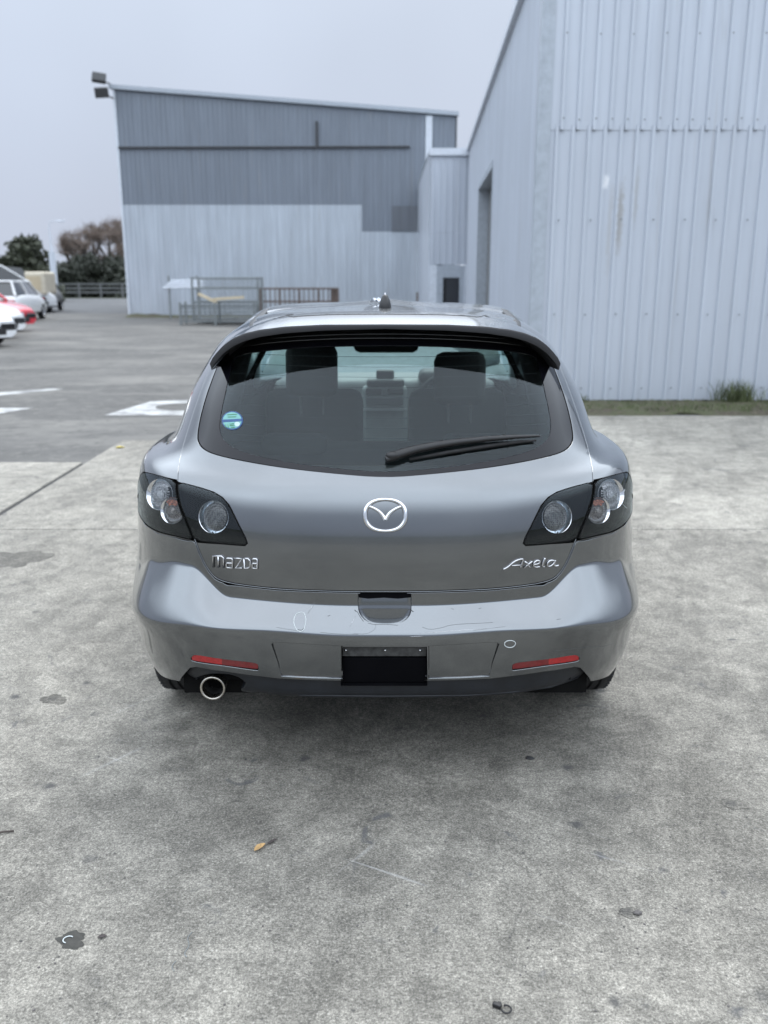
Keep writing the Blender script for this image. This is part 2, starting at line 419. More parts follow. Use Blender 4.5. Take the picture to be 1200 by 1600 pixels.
def glass(name, tint, boost=1.0, rough=0.0, dust=0.02):
    m = newmat(name); t = NT(m)
    tr = t.node('ShaderNodeBsdfTransparent'); tr.inputs[0].default_value = (*tint, 1)
    gl = t.node('ShaderNodeBsdfGlossy'); gl.inputs[0].default_value = (0.86, 0.95, 1, 1); gl.inputs['Roughness'].default_value = rough
    fr = t.node('ShaderNodeFresnel'); fr.inputs[0].default_value = 1.52
    f = t.math('MULTIPLY', fr.outputs[0], boost); f = t.math('MINIMUM', f, 1.0)
    ms = t.node('ShaderNodeMixShader'); t.l.new(f, ms.inputs[0]); t.l.new(tr.outputs[0], ms.inputs[1]); t.l.new(gl.outputs[0], ms.inputs[2])
    df = t.node('ShaderNodeBsdfDiffuse'); df.inputs[0].default_value = (0.45, 0.47, 0.48, 1)
    m2 = t.node('ShaderNodeMixShader')
    t.l.new(t.math('MULTIPLY', t.rng(t.noise(6, 5, 0.65), 0.3, 0.7, 0.5, 1.3), dust), m2.inputs[0])
    t.l.new(ms.outputs[0], m2.inputs[1]); t.l.new(df.outputs[0], m2.inputs[2])
    t.out(m2.outputs[0]); return m
M['rear_glass'] = glass('tinted_rear_glass', (0.82, 0.95, 0.94), 0.80, dust=0.003)
M['glass'] = glass('green_tinted_glass', (0.86, 0.96, 0.92), 1.0, dust=0.004)
M['lamp_glass'] = glass('clear_lamp_lens', (0.88, 0.89, 0.90), 1.0, 0.02, 0.006)
M['frit'] = simple('black_glass_border', (0.006, 0.006, 0.009), 0.04, 0, 0.1, 20, spec=0.33)
M['chrome'] = simple('chrome', (0.72, 0.73, 0.75), 0.12, 1.0, 0.05)
M['chrome_dull'] = simple('dull_chrome', (0.55, 0.55, 0.56), 0.24, 1.0, 0.12, 60)
M['lamp_dark'] = simple('smoked_lamp_housing', (0.022, 0.023, 0.027), 0.35, 0.3, 0.15, 6)
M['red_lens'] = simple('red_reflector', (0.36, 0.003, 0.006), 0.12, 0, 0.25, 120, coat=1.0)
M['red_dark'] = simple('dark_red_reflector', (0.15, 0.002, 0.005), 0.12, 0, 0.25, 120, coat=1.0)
def facet_lens(name, c0, c1, sc=55):
    m = newmat(name); t = NT(m)
    d = t.voro(sc, t.co(), rnd=0.35)
    col = t.mix(t.rng(d, 0.2, 0.7), c1, c0)
    p = t.bsdf(Base_Color=col, Metallic=0.25, Roughness=0.28, Normal=t.bump(d, 0.9, 0.006))
    p.inputs['Coat Weight'].default_value = 1.0
    t.out(p.outputs[0]); return m
M['facet_grey'] = facet_lens('faceted_grey_lens', (0.26, 0.255, 0.24), (0.08, 0.08, 0.078), 170)
M['facet_clear'] = facet_lens('faceted_clear_reflector', (0.97, 0.97, 0.98), (0.60, 0.60, 0.62), 150)
M['facet_warm'] = facet_lens('faceted_warm_reflector', (0.80, 0.74, 0.70), (0.30, 0.27, 0.26), 190)
M['facet_amber'] = facet_lens('faceted_amber_lens', (0.85, 0.32, 0.18), (0.40, 0.16, 0.10), 190)
M['skirt'] = simple('dark_grey_skirt', (0.010, 0.012, 0.016), 0.42, 0.0, 0.3, 14)
M['steel_pipe'] = simple('exhaust_steel', (0.50, 0.47, 0.42), 0.28, 1.0, 0.15, 40)
M['soot'] = simple('soot', (0.006, 0.006, 0.006), 0.95)
M['seat'] = simple('charcoal_seat_cloth', (0.008, 0.008, 0.009), 0.9, 0, 0.2, 80)
M['trim_grey'] = simple('grey_dash_plastic', (0.24, 0.25, 0.255), 0.6, 0, 0.1, 30)
M['trim_dark'] = simple('dark_dash_plastic', (0.06, 0.062, 0.066), 0.55, 0, 0.1, 30)
M['trim_silver'] = simple('silver_trim', (0.5, 0.5, 0.52), 0.3, 0.6)
M['chalk'] = simple('white_paint_marker', (0.62, 0.66, 0.66), 0.8)
M['scratch'] = simple('scratched_primer', (0.055, 0.057, 0.06), 0.8)
M['white_paint'] = simple('white_car_paint', (0.78, 0.79, 0.80), 0.3, 0.0, 0.04, 5, coat=1.0)
M['red_paint'] = simple('faded_red_car_paint', (0.55, 0.03, 0.05), 0.35, 0.0, 0.1, 5, coat=1.0)
M['cream'] = simple('cream_canvas', (0.62, 0.56, 0.45), 0.8, 0, 0.08, 6)
M['dark_glass'] = simple('dark_car_glass', (0.012, 0.013, 0.016), 0.06, 0, 0.1, 5, coat=1.0)
M['grey_metal'] = simple('grey_painted_metal', (0.17, 0.175, 0.18), 0.5, 0.2)
M['bark'] = simple('tree_bark', (0.075, 0.062, 0.055), 0.9, 0, 0.3, 20)
M['twig'] = simple('brown_twigs', (0.15, 0.115, 0.095), 0.9, 0, 0.3, 6)
M['leaf_dark'] = simple('dark_evergreen_leaf', (0.040, 0.046, 0.026), 0.6, 0, 0.45, 3)
M['leaf_hedge'] = simple('dark_hedge_leaf', (0.030, 0.036, 0.024), 0.6, 0, 0.45, 3)
M['grass'] = simple('grass_blade', (0.095, 0.115, 0.05), 0.7, 0, 0.5, 3)

# ================================================================== GROUND
def sheet(name, x0, y0, x1, y1, z, mat, nx=1, ny=1):
    V = [(x0 + (x1 - x0) * i / nx, y0 + (y1 - y0) * j / ny, z) for j in range(ny + 1) for i in range(nx + 1)]
    F = [(j * (nx + 1) + i, j * (nx + 1) + i + 1, (j + 1) * (nx + 1) + i + 1, (j + 1) * (nx + 1) + i) for j in range(ny) for i in range(nx)]
    o = mobj(name, V, F, mat, smooth=False); o['kind'] = 'structure'; return o
M['land'] = simple('rough_grassland', (0.05, 0.06, 0.03), 0.95, 0, 0.3, 0.4)
sheet('ground', -1500, -600, 1500, 1500, -0.05, M['land'])
sheet('yard', -60, -30, 30, 41, -0.008, M['asphalt'])
sheet('road', -300, 41.0, 60, 76, -0.030, M['road'])
mk = MB()
for k in range(-7, 3):
    mk.box(k * 12 - 30, 58.0, -0.029, k * 12 - 26, 58.12, -0.026)
o = mk.build('road_marking', M['marking']); o['kind'] = 'structure'

# concrete apron: bed plus one object per slab, open joints between them
apron = sheet('concrete_apron', -9, -9, 9, 5.2, -0.0075, M['joint'])
def slab(x0, y0, x1, y1, mat, parent):
    g = 0.007; r = 0.004
    V = [(x0 + g, y0 + g, -0.006), (x1 - g, y0 + g, -0.006), (x1 - g, y1 - g, -0.006), (x0 + g, y1 - g, -0.006),
         (x0 + g + r, y0 + g + r, 0), (x1 - g - r, y0 + g + r, 0), (x1 - g - r, y1 - g - r, 0), (x0 + g + r, y1 - g - r, 0)]
    F = [(4, 5, 6, 7)] + [(i, (i + 1) % 4, 4 + (i + 1) % 4, 4 + i) for i in range(4)]
    return mobj('slab', V, F, mat, parent, smooth=False)
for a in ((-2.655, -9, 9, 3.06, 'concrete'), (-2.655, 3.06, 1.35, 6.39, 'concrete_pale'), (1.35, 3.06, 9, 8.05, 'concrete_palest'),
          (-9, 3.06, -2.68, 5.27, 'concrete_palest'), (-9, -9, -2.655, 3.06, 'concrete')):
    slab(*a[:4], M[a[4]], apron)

# worn white letter painted on the asphalt left of the car, and the strokes of another one
def flat_poly(name, outer, hole, z, mat):
    pts = outer + (hole or []); n = len(outer); m = len(pts)
    ed = [(i, (i + 1) % n) for i in range(n)] + [(n + i, n + (i + 1) % (m - n)) for i in range(m - n)]
    v, e_, f, *_ = delaunay_2d_cdt([Vector(p) for p in pts], ed, [], 0, 1e-5)
    def inside(p, poly):
        c = False
        for i in range(len(poly)):
            a, b = poly[i], poly[i - 1]
            if (a[1] > p[1]) != (b[1] > p[1]) and p[0] < (b[0] - a[0]) * (p[1] - a[1]) / (b[1] - a[1]) + a[0]: c = not c
        return c
    F = []
    for t_ in f:
        c = sum((v[i] for i in t_), Vector((0, 0))) / 3
        if inside(c, outer) and not (hole and inside(c, hole)): F.append(tuple(t_))
    o = mobj(name, [(p.x, p.y, z) for p in v], F, mat, smooth=False); return o
ov = [(-2.50 + 0.42 * cos(a * pi / 12), 8.86 + 0.36 * sin(a * pi / 12)) for a in range(24)]
o = flat_poly('painted_letter', [(-3.36, 8.12), (-1.75, 8.12), (-1.55, 8.5), (-1.55, 9.2), (-1.75, 9.5), (-2.75, 9.5), (-3.12, 9.35)], ov, -0.004, M['marking'])
tag(o, 'worn white painted letter with an oval gap on the asphalt left of the grey hatchback', 'road marking')
o = flat_poly('painted_stroke', [(-6.2, 8.1), (-4.75, 8.1), (-4.45, 8.75), (-6.2, 8.75)], None, -0.004, M['marking'])
tag(o, 'short worn white painted bar on the asphalt at the left edge of the photo', 'road marking')
o = flat_poly('painted_line', [(-7.0, 9.7), (-5.6, 9.75), (-4.75, 10.75), (-4.95, 10.85), (-5.9, 10.0), (-7.0, 9.95)], None, -0.004, M['marking'])
tag(o, 'thin faded pale painted line curving over the asphalt behind the white bar', 'road marking')

# soil strip, grass and weeds at the foot of the near warehouse
V = []; F = []; nx, ny = 90, 8
for j in range(ny + 1):
    for i in range(nx + 1):
        x = 1.6 + 8.4 * i / nx; y = 8.04 + 1.15 * j / ny
        z = 0.055 * sin(pi * min(1, j / ny * 1.3) * 0.5) + random.uniform(-0.012, 0.014) * (j > 0)
        V.append((x, y + ((0.10 * sin(x * 2.3) + 0.07 * sin(x * 7.1 + 1) + random.uniform(-0.05, 0.05)) if j == 0 else 0), z if j else -0.01))
for j in range(ny):
    for i in range(nx):
        a = j * (nx + 1) + i; F.append((a, a + 1, a + nx + 2, a + nx + 1))
o = mobj('soil_strip', V, F, M['soil']); o['kind'] = 'structure'
def blades(name, spots, mat, hmin, hmax, wd=0.006, lean=0.4):
    V = []; F = []
    for x, y, z in spots:
        h = random.uniform(hmin, hmax); a = random.uniform(0, 2 * pi); dx, dy = cos(a), sin(a)
        l = random.uniform(0.1, lean) * h; b = random.uniform(0, 2 * pi); ex, ey = cos(b) * wd, sin(b) * wd
        n = len(V)
        V += [(x - ex, y - ey, z), (x + ex, y + ey, z), (x + ex * .8 + dx * l * .3, y + ey * .8 + dy * l * .3, z + h * .55),
              (x - ex * .8 + dx * l * .3, y - ey * .8 + dy * l * .3, z + h * .55), (x + dx * l, y + dy * l, z + h)]
        F += [(n, n + 1, n + 2, n + 3), (n + 3, n + 2, n + 4)]
    return mobj(name, V, F, mat, smooth=False)
sp = []
for i in range(8500):
    x = random.uniform(1.9, 9.5); y = 8.1 + .92 * random.random() ** .6
    if random.random() < 0.35 + 0.5 * (sin(x * 3.1) * sin(x * 1.3 + 1) > -0.1): sp.append((x, y, 0.03))
o = blades('grass', sp, M['grass'], 0.01, 0.06); o['kind'] = 'stuff'
def weed(x, y, n, h, label, r=0.10):
    t = empty('weed_tuft', label, 'weed', (x, y, 0.04), group='weeds along the warehouse wall')
    s_ = [(random.gauss(0, r), random.gauss(0, r * .6), 0) for _ in range(n)]
    b = blades('foliage', s_, M['grass'], h * 0.5, h, 0.006, 0.8); b.parent = t
weed(4.52, 8.88, 190, 0.34, 'tall green weed tuft against the pale wall at the right', 0.13)
weed(2.42, 8.9, 70, 0.14, 'low green weed at the wall foot just right of the car')
weed(5.6, 8.9, 90, 0.16, 'short weed clump at the far right end of the wall foot')

# ================================================================== BUILDINGS
def rib_sheet_mesh(name, width, height, mat, n=4, slope=0.0, rib=0.030, phase=0.0):
    """trapezoid ribbed steel sheet: local x = width, z = height, ribs stand out to -y; top may slope"""
    pitch = width / n; pr = []
    for k in range(n):
        c = pitch * (k + 0.5 + phase)
        if k == 0: pr.append((0.0, 0.0))
        pr += [(c - 0.027, 0.0), (c - 0.018, -rib), (c + 0.018, -rib), (c + 0.027, 0.0)]
        pr.append((pitch * (k + 1), 0.0) if k < n - 1 else (width + 0.010, -0.0025))
    V = []; F = []
    for x, y in pr: V += [(x, y, 0), (x, y, height + slope * x)]
    for i in range(len(pr) - 1):
        F.append((2 * i, 2 * i + 2, 2 * i + 3, 2 * i + 1))
    # returned lower edge gives the sheet its thickness
    n0 = len(V)
    for x, y in pr: V.append((x, y + 0.004, 0))
    for i in range(len(pr) - 1): F.append((2 * i, n0 + i, n0 + i + 1, 2 * i + 2))
    return mesh_data(name, V, F, mat, smooth=False)

# ---- near pale warehouse on the right
WX, WY = 1.872, 9.03
wh = empty('warehouse', 'pale blue white ribbed steel warehouse filling the right side of the photo', 'building', (WX, WY, 0))
ZS, ZEAVE = 3.36, 5.37
SW = 0.775
lower = rib_sheet_mesh('cladding_sheet', SW, ZS - 0.06, M['clad_pale'])
for k in range(10):
    obj('cladding_sheet', lower, wh, (0.13 + k * SW - 0.02, 0.0, 0.06))
    up = rib_sheet_mesh('cladding_sheet', SW, ZEAVE - ZS + 0.10 + k * SW * 0.13, M['clad_pale'], slope=0.13, phase=0.28)
    obj('cladding_sheet', up, wh, (0.13 + k * SW - 0.02, -0.008, ZS - 0.05))
b = MB(); b.box(0.0, -0.026, 0.03, 0.125, 0.02, 5.45); b.box(-0.03, -0.03, 0.03, 0.0, 0.14, 5.45)
b.build('corner_flashing', M['flash'], wh)
b = MB(); b.box(0.05, 0.03, -0.1, 8.6, 0.2, 0.10); b.build('plinth', M['joint'], wh)
sc_ = MB()
for zrow, off, step in ((4.36, 0.19, 2), (3.43, 0.0, 1), (2.28, 0.19, 2), (1.14, 0.0, 2), (0.22, 0, 2)):
    x = 0.13 + 0.097 + 0.045 + off * 0.0
    i = 0
    while x < 8:
        if i % step == 0:
            sc_.lathe([(0.0001, -0.001), (0.011, -0.001), (0.011, 0.004), (0.006, 0.010), (0.0001, 0.012)],
                      Matrix.Translation((x + random.uniform(-.006, .006), -0.034, zrow + random.uniform(-.01, .01))) @ Matrix.Rotation(pi / 2, 4, 'X'), 8)
        x += SW / 4; i += 1
o = sc_.build('screw', M['screw'], wh); o['kind'] = 'stuff'
# side wall running away from the camera
ang = -(pi / 2 + 0.0426)
far = Vector((0.0426 * 17.6 , 17.6, 0))
dirn = Vector((cos(ang), sin(ang), 0))
LW_ = 17.62; nsh = 22; sw2 = LW_ / nsh
full = rib_sheet_mesh('cladding_sheet', sw2, ZEAVE - 0.05, M['clad_pale'], 4)
over = rib_sheet_mesh('cladding_sheet', sw2, ZEAVE - 3.80, M['clad_pale'], 4)
d0, d1 = 5.6, 10.4     # door opening measured along the wall from its far end
for k in range(nsh):
    a0, a1 = k * sw2, (k + 1) * sw2
    mid = (a0 + a1) / 2
    p = far + dirn * a0
    if d0 < mid < d1: obj('cladding_sheet', over, wh, (p.x, p.y, 3.80), ang)
    else: obj('cladding_sheet', full, wh, (p.x, p.y, 0.05), ang)
Mw = Matrix.Translation(far) @ Matrix.Rotation(ang, 4, 'Z')
d0, d1 = round(d0 / sw2) * sw2, round(d1 / sw2) * sw2
b = MB(); b.box(d0 - 0.04, -0.04, 0, d0 + 0.06, 0.30, 3.86, Mw); b.box(d1 - 0.06, -0.04, 0, d1 + 0.04, 0.30, 3.86, Mw)
b.box(d0 + 0.06, -0.04, 3.72, d1 - 0.06, 0.30, 3.86, Mw); b.build('door_frame', M['flash'], wh)
rd = empty('roller_door', 'x', 'x'); del rd['label'], rd['category']; rd.parent = wh
for k in range(36):
    b = MB(); b.box(d0 + 0.06, 0.22, 0.02 + k * 0.103, d1 - 0.06, 0.26, 0.02 + k * 0.103 + 0.088, Mw); b.build('slat', M['grey_metal'], rd)
b = MB(); b.box(d0 + .06, 0.262, 0, d1 - .06, 0.29, 3.72, Mw); b.build('slat_backing', M['black_open'], rd)
b = MB(); b.box(-0.1, -0.10, ZEAVE - 0.01, LW_ + 0.05, 0.10, ZEAVE + 0.09, Mw); b.build('gutter', M['flash_pale'], wh)
b = MB(); V = [Mw @ Vector((-0.1, 0.1, ZEAVE + 0.09)), Mw @ Vector((LW_ , 0.1, ZEAVE + 0.09)), Vector((8.6, 0.05, ZEAVE + 1.2)), Vector((8.6, 17.6, ZEAVE + 1.2))]
b.add(V, [(0, 1, 2, 3)]); V2 = [v + Vector((0, 0, -0.06)) for v in V]; b.add(V2, [(3, 2, 1, 0)])
b.build('roof', M['clad_pale'], wh)
b = MB(); b.box(0.9, 17.6, 0, 8.6, 17.7, ZEAVE); b.box(8.55, 0.1, 0, 8.6, 17.6, ZEAVE); b.build('rear_wall', M['clad_pale'], wh)
b = MB(); b.box(0.35 , 8.9, 2.52, 0.39, 9.0, 3.0); 

# ---- low link building between the two
YL = 26.62
lk = empty('link_building', 'narrow pale ribbed steel link between the two big buildings, with a dark doorway', 'building', (0, YL, 0))
xl0, xl1 = at_y(673, 300, YL).x, 2.60
wl = (xl1 - xl0) / 2
for k in range(2):
    for (z0, z1) in ((2.98, 5.22), (2.02, 2.975)):
        obj('cladding_sheet', rib_sheet_mesh('cladding_sheet', wl, z1 - z0, M['clad_pale'], 3), lk, (xl0 + k * wl, 0, z0))
zs_ = 2.0
b = MB(); b.box(xl0, -0.02, 0, xl0 + 0.16, 0.10, zs_); b.box(xl0 + 0.16, -0.02, 0, xl0 + 0.22, .1, zs_); b.build('wall_panel', M['flash_pale'], lk)
b = MB(); b.box(xl0 + 0.22, -0.05, 0, xl0 + 0.42, 0.05, zs_ - .02); b.box(xl1 - 0.22, -0.05, 0, xl1 - 0.10, 0.05, zs_ - .02)
b.box(xl0 + 0.42, -0.03, 1.62, xl1 - 0.22, 0.05, zs_ + .01); b.build('door_frame', M['flash'], lk)
b = MB(); b.box(xl0 + 0.42, 0.03, 0, xl1 - 0.22, 0.04, 1.62); b.build('door_glass', M['dark_glass'], lk)
b = MB(); b.box(xl1 - 0.10, -0.02, 0, xl1, 0.10, zs_); b.build('wall_panel', M['flash_pale'], lk)
b = MB(); b.box(xl0 - 0.06, -0.10, 5.225, xl1 + 0.02, 0.06, 5.43); b.build('gutter', M['flash_pale'], lk)
b = MB(); b.box(xl0 - 0.05, 0.06, 5.36, xl1 + .3, 9.9, 5.42); b.build('roof', M['flash'], lk)
b = MB(); b.box(xl0 - 0.03, 0.11, 0, xl0, 9.9, 5.34); b.build('side_wall', M['clad_pale'], lk)

# ---- tall grey warehouse at the back left
YB = 36.8
def PB(px, py): return at_y(px, py, YB)
bx0, bx1 = PB(200, 460).x, PB(712, 182).x
bd = empty('back_warehouse', 'tall two tone grey ribbed warehouse with a sloping roof line at the back left', 'building', (0, YB, 0))
zl, zr_ = PB(175, 140).z, PB(712, 182).z
sl_ = (zr_ - zl) / (bx1 - bx0)
zg = PB(185, 232).z; zm = PB(200, 320).z; zm2 = PB(568, 362).z
n = 18; sw = (bx1 - bx0) / n
xm = PB(568, 340).x; xp = PB(664, 300).x
cache = {}
def bsheet(x, z0, z1, mat, slope=0.0, dy=0.0, wdt=None, nn=4):
    key = (round(z1 - z0, 3), mat.name, slope, wdt)
    if key not in cache: cache[key] = rib_sheet_mesh('cladding_sheet', wdt or sw, z1 - z0, mat, nn, slope, 0.03)
    obj('cladding_sheet', cache[key], bd, (x, dy, z0))
for k in range(n):
    x = bx0 + k * sw; xc = x + sw / 2
    bsheet(x, zg, zl + sl_ * (x - bx0), M['clad_grey'], sl_, -0.012)
    if xc < xm:
        bsheet(x, zm, zg + 0.03, M['clad_grey'], 0, -0.006); bsheet(x, 0.02, zm + 0.04, M['clad_silver'])
    elif xc < xp + 0.2:
        bsheet(x, zm, zg + 0.03, M['clad_grey'], 0, -0.006); bsheet(x, zm2, zm + 0.03, M['clad_grey'], 0, -0.003)
        bsheet(x, 0.02, zm2 + 0.04, M['clad_silver'])
    else:
        bsheet(x, 0.02, zg + 0.03, M['clad_grey'])
pa, pb_ = PB(612, 320), PB(661, 360)
b = MB(); b.box(pa.x, -0.055, zm2 + .02, pb_.x, -0.036, PB(612, 322).z); b.build('repair_patch', M['clad_patch'], bd)
b = MB(); b.box(PB(664, 300).x, -0.07, 3.0, PB(674, 300).x, -0.036, PB(668, 181).z); b.build('downpipe_cover', M['flash_pale'], bd)
b = MB(); b.box(PB(664, 300).x, -0.06, 0.0, PB(678, 300).x, -0.036, 2.995); b.build('wall_panel', M['clad_silver'], bd)
b = MB(); b.tube([(bx0 + .05, -0.09, zg + .02), (PB(640, 228).x, -0.09, zg + .05)], 0.045, 6); b.build('conduit', M['dark_trim'], bd)
b = MB(); b.tube([(PB(495, 190).x, -0.09, PB(495, 190).z), (PB(495, 190).x, -0.09, zg)], 0.055, 6); b.build('conduit', M['dark_trim'], bd)
b = MB(); b.add([(bx0 - .15, -0.16, zl + .02), (bx1 + .12, -0.16, zr_ + .01), (bx1 + .12, -0.16, zr_ + .17), (bx0 - .15, -0.16, zl + .18),
       (bx0 - .15, 0.1, zl + .02), (bx1 + .12, 0.1, zr_ + .01), (bx1 + .12, 0.1, zr_ + .17), (bx0 - .15, 0.1, zl + .18)],
      [(0, 1, 2, 3), (4, 7, 6, 5), (0, 4, 5, 1), (3, 2, 6, 7), (0, 3, 7, 4), (1, 5, 6, 2)]); b.build('roof_trim', M['flash'], bd)
b = MB(); b.box(bx0 - 0.03, -0.05, 0, bx0 + 0.06, 0.1, zl); b.build('corner_flashing', M['flash_pale'], bd)
b = MB(); b.box(bx1, -0.05, 0, bx1 + 0.06, 0.1, zr_ + .0); b.build('corner_flashing', M['dark_trim'], bd)
b = MB(); b.box(bx0, 0.1, 0, bx0 + 0.05, 24, zl); b.box(bx1 - .05, 0.1, 0, bx1, 24, zr_); b.box(bx0 + .05, 23.9, 0, bx1 - .05, 24, zr_); b.build('side_wall', M['clad_grey'], bd)
b = MB(); b.add([(bx0 - .1, 0.1, zl + .1), (bx1 + .1, 0.1, zr_ + .09), (bx1 + .1, 24, zr_ + .09), (bx0 - .1, 24, zl + .1)], [(0, 1, 2, 3)])
b.add([(bx0 - .1, 0.1, zl + .04), (bx1 + .1, 0.1, zr_ + .03), (bx1 + .1, 24, zr_ + .03), (bx0 - .1, 24, zl + .04)], [(3, 2, 1, 0)]); b.build('roof', M['clad_grey'], bd)
b = MB(); V = []; F = []
for i in range(40):
    x = bx0 + i * (bx1 - bx0) / 39
    V += [(x, -0.05, 0.10 + random.uniform(-.04, .05)), (x, -0.55 - random.uniform(0, .5), -0.004)]
for i in range(39): F.append((2 * i, 2 * i + 1, 2 * i + 3, 2 * i + 2))
b.add(V, F); b.build('dirt_bank', M['soil'], bd)
# floodlights at the top left corner
def floodlight(px, py, tilt, label):
    p = PB(px, py) + Vector((0, -0.45, 0))
    t = empty('floodlight', label, 'floodlight', p, group='floodlights on the back warehouse corner')
    R = Matrix.Rotation(tilt, 4, 'X') @ Matrix.Rotation(0.25, 4, 'Z')
    b = MB(); b.bevbox(-0.27, -0.12, -0.19, 0.27, 0.08, 0.19, 0.03, R); b.build('housing', M['dark_trim'], t)
    b = MB(); b.box(-0.20, -0.09, -0.13, 0.20, -0.082, 0.13, R); b.build('lens', M['flash'], t)
    b = MB(); b.tube([(0.0, 0.08, 0), (0.1, 0.3, -0.05), (0.35, 0.4, -0.15)], 0.03, 6); b.build('bracket', M['dark_trim'], t)
floodlight(160, 126, -0.5, 'upper floodlight above the roof corner of the grey back warehouse')
floodlight(164, 148, 0.35, 'lower floodlight just under the roof corner of the grey back warehouse')

# ================================================================== YARD OBJECTS BY THE BACK WAREHOUSE
def bars(pts, r=0.02, n=5):
    b = MB()
    for p, q in pts: b.tube([p, q], r, n)
    return b
YC = 31.0
A = at_y(300, 470, YC).x; B = at_y(405, 470, YC).x; ZT = at_y(350, 433, YC).z
cg = empty('stillage_cage', 'galvanised mesh stillage cage with loose timber standing before the back warehouse', 'cage', (A, YC, 0))
Wc = B - A
for x in (0.03, Wc - 0.03):
    for y in (0, 1.2):
        b = MB(); b.box(x - .035, y - .035, 0.1, x + .035, y + .035, ZT); b.build('post', M['galv'], cg)
for z in (0.75, 1.25, ZT - .05):
    for y in (0, 1.2):
        b = MB(); b.box(0.07, y - .025, z - .035, Wc - 0.07, y + .025, z + .035); b.build('rail', M['galv'], cg)
b = MB()
for i in range(26):
    x = 0.1 + i * (Wc - 0.2) / 25
    b.tube([(x, 1.2, 0.2), (x, 1.2, ZT - .08)], 0.014, 4)
    if i % 2 == 0: b.tube([(x, 0, 0.2), (x, 0, 0.72)], 0.016, 4)
o = b.build('mesh_bars', M['galv'], cg); o['kind'] = 'stuff'
b = MB(); b.box(0.07, -0.02, 0.12, Wc - .07, 1.22, 0.17); b.build('base', M['galv'], cg)
fr = empty('slatted_steel_crate', 'low galvanised slatted crate in front of the tall stillage cage', 'crate', (A - 0.15, YC - 1.35, 0))
for k in range(6):
    b = MB(); b.box(0.04, -0.02, 0.10 + k * 0.11, Wc + .15, 0.02, 0.15 + k * .11); b.build('slat', M['galv'], fr)
for x in (0, Wc / 2, Wc + .15):
    for y in (0, 0.9):
        b = MB(); b.box(x - .04, y - .04, 0, x + .04, y + .04, 0.78); b.build('post', M['galv'], fr)
b = MB(); b.box(0.04, 0.05, 0.62, Wc + .1, 0.85, 0.66); b.build('lid', M['galv'], fr)
for (x0, z0, x1, z1, lab) in ((0.35, 1.02, 1.0, 0.72, 'short pale plank leaning on the slatted crate lid'), (0.9, 0.83, 2.0, 0.90, 'long yellowish timber lying across the stillage cage')):
    b = MB(); d = Vector((x1 - x0, 0, z1 - z0)); L_ = d.length
    Mx = Matrix.Translation((A + x0, YC - .6, z0)) @ Matrix.Rotation(-atan2(z1 - z0, x1 - x0), 4, 'Y')
    b.box(0, -.08, 0, L_, .08, 0.09, Mx); tag(b.build('timber_plank', M['timber']), lab, 'plank', 'timber on the cages')
A2 = at_y(407, 460, 32.2).x; B2 = at_y(528, 460, 32.2).x; ZT2 = at_y(450, 451, 32.2).z
rf = empty('steel_rack', 'brown rusty steel rack panel behind the car roof and beside the cage', 'rack', (A2, 32.2, 0))
for z in (0.25, 0.75, ZT2):
    b = MB(); b.box(0, -.03, z - .035, B2 - A2, .03, z + .035); b.build('rail', M['rusty'], rf)
for i in range(17):
    x = i * (B2 - A2) / 16; b = MB(); b.tube([(x, 0, 0.0), (x, 0, ZT2)], 0.022 if i % 4 else 0.045, 5); b.build('bar', M['rusty'], rf)
b = MB(); b.box(B2 - A2 - .28, .05, 0, B2 - A2, .5, ZT2 + .02); b.build('end_box', M['rusty'], rf)
A3 = at_y(258, 445, 34.5); B3 = at_y(306, 445, 34.5)
pr = empty('pipe_rack', 'rack of pale pipes fixed along the wall left of the stillage cage', 'pipe rack', (A3.x, 34.5, 0))
for k in range(4):
    b = MB(); zz = A3.z - .12 + k * 0.09; b.tube([(-0.1 + .1 * k, k * .05, zz), (B3.x - A3.x + .3, k * .05, zz + .03)], 0.04, 6); b.build('pipe', M['flash_pale'], pr)
for x in (0.1, B3.x - A3.x):
    b = MB(); b.box(x - .03, .2, 0, x + .03, .26, A3.z + .35); b.build('post', M['galv'], pr)
p = at_y(655, 462, 35.5)
b = MB(); b.bevbox(-.12, -.12, 0, .12, .12, 1.05, .03); o = b.build('bollard', M['rusty'], loc=(p.x, 35.5, 0)); tag(o, 'short brown post at the right end of the back warehouse wall', 'post')

# ================================================================== FENCE, LAMP, TREES
fn = empty('rail_fence', 'long low grey rail fence beyond the road at the far left', 'fence', (-40, 78, 0))
for k in range(26):
    b = MB(); b.box(-.07, -.07, 0, .07, .07, 1.25); o = b.build('post', M['grey_metal'], fn, loc=(k * 1.9, 0, 0))
for z in (0.45, 0.8, 1.15):
    b = MB(); b.box(0, -0.11, z - .06, 47.5, -0.07, z + .06); b.build('rail', M['grey_metal'], fn)
g = at_y(85, 440, 62)
lp = empty('street_lamp', 'thin pale street lamp between the evergreen and the bare tree at far left', 'street lamp', (g.x, 62, 0))
zt = at_y(82, 345, 62).z
b = MB(); b.tube([(0, 0, 0), (0, 0, 3.4)], 0.22, 10); b.build('base', M['flash_pale'], lp)
b = MB(); b.tube([(0, 0, 3.4), (-.05, 0, zt - .4), (0.05, 0, zt - .08), (0.35, 0, zt), (0.75, 0, zt)], [0.07, .045, .035, .03, .03], 8); b.build('pole', M['flash_pale'], lp)
b = MB(); b.bevbox(0.6, -.1, zt - .06, 1.1, .1, zt + .04, .03); b.build('lamp_head', M['flash_pale'], lp)

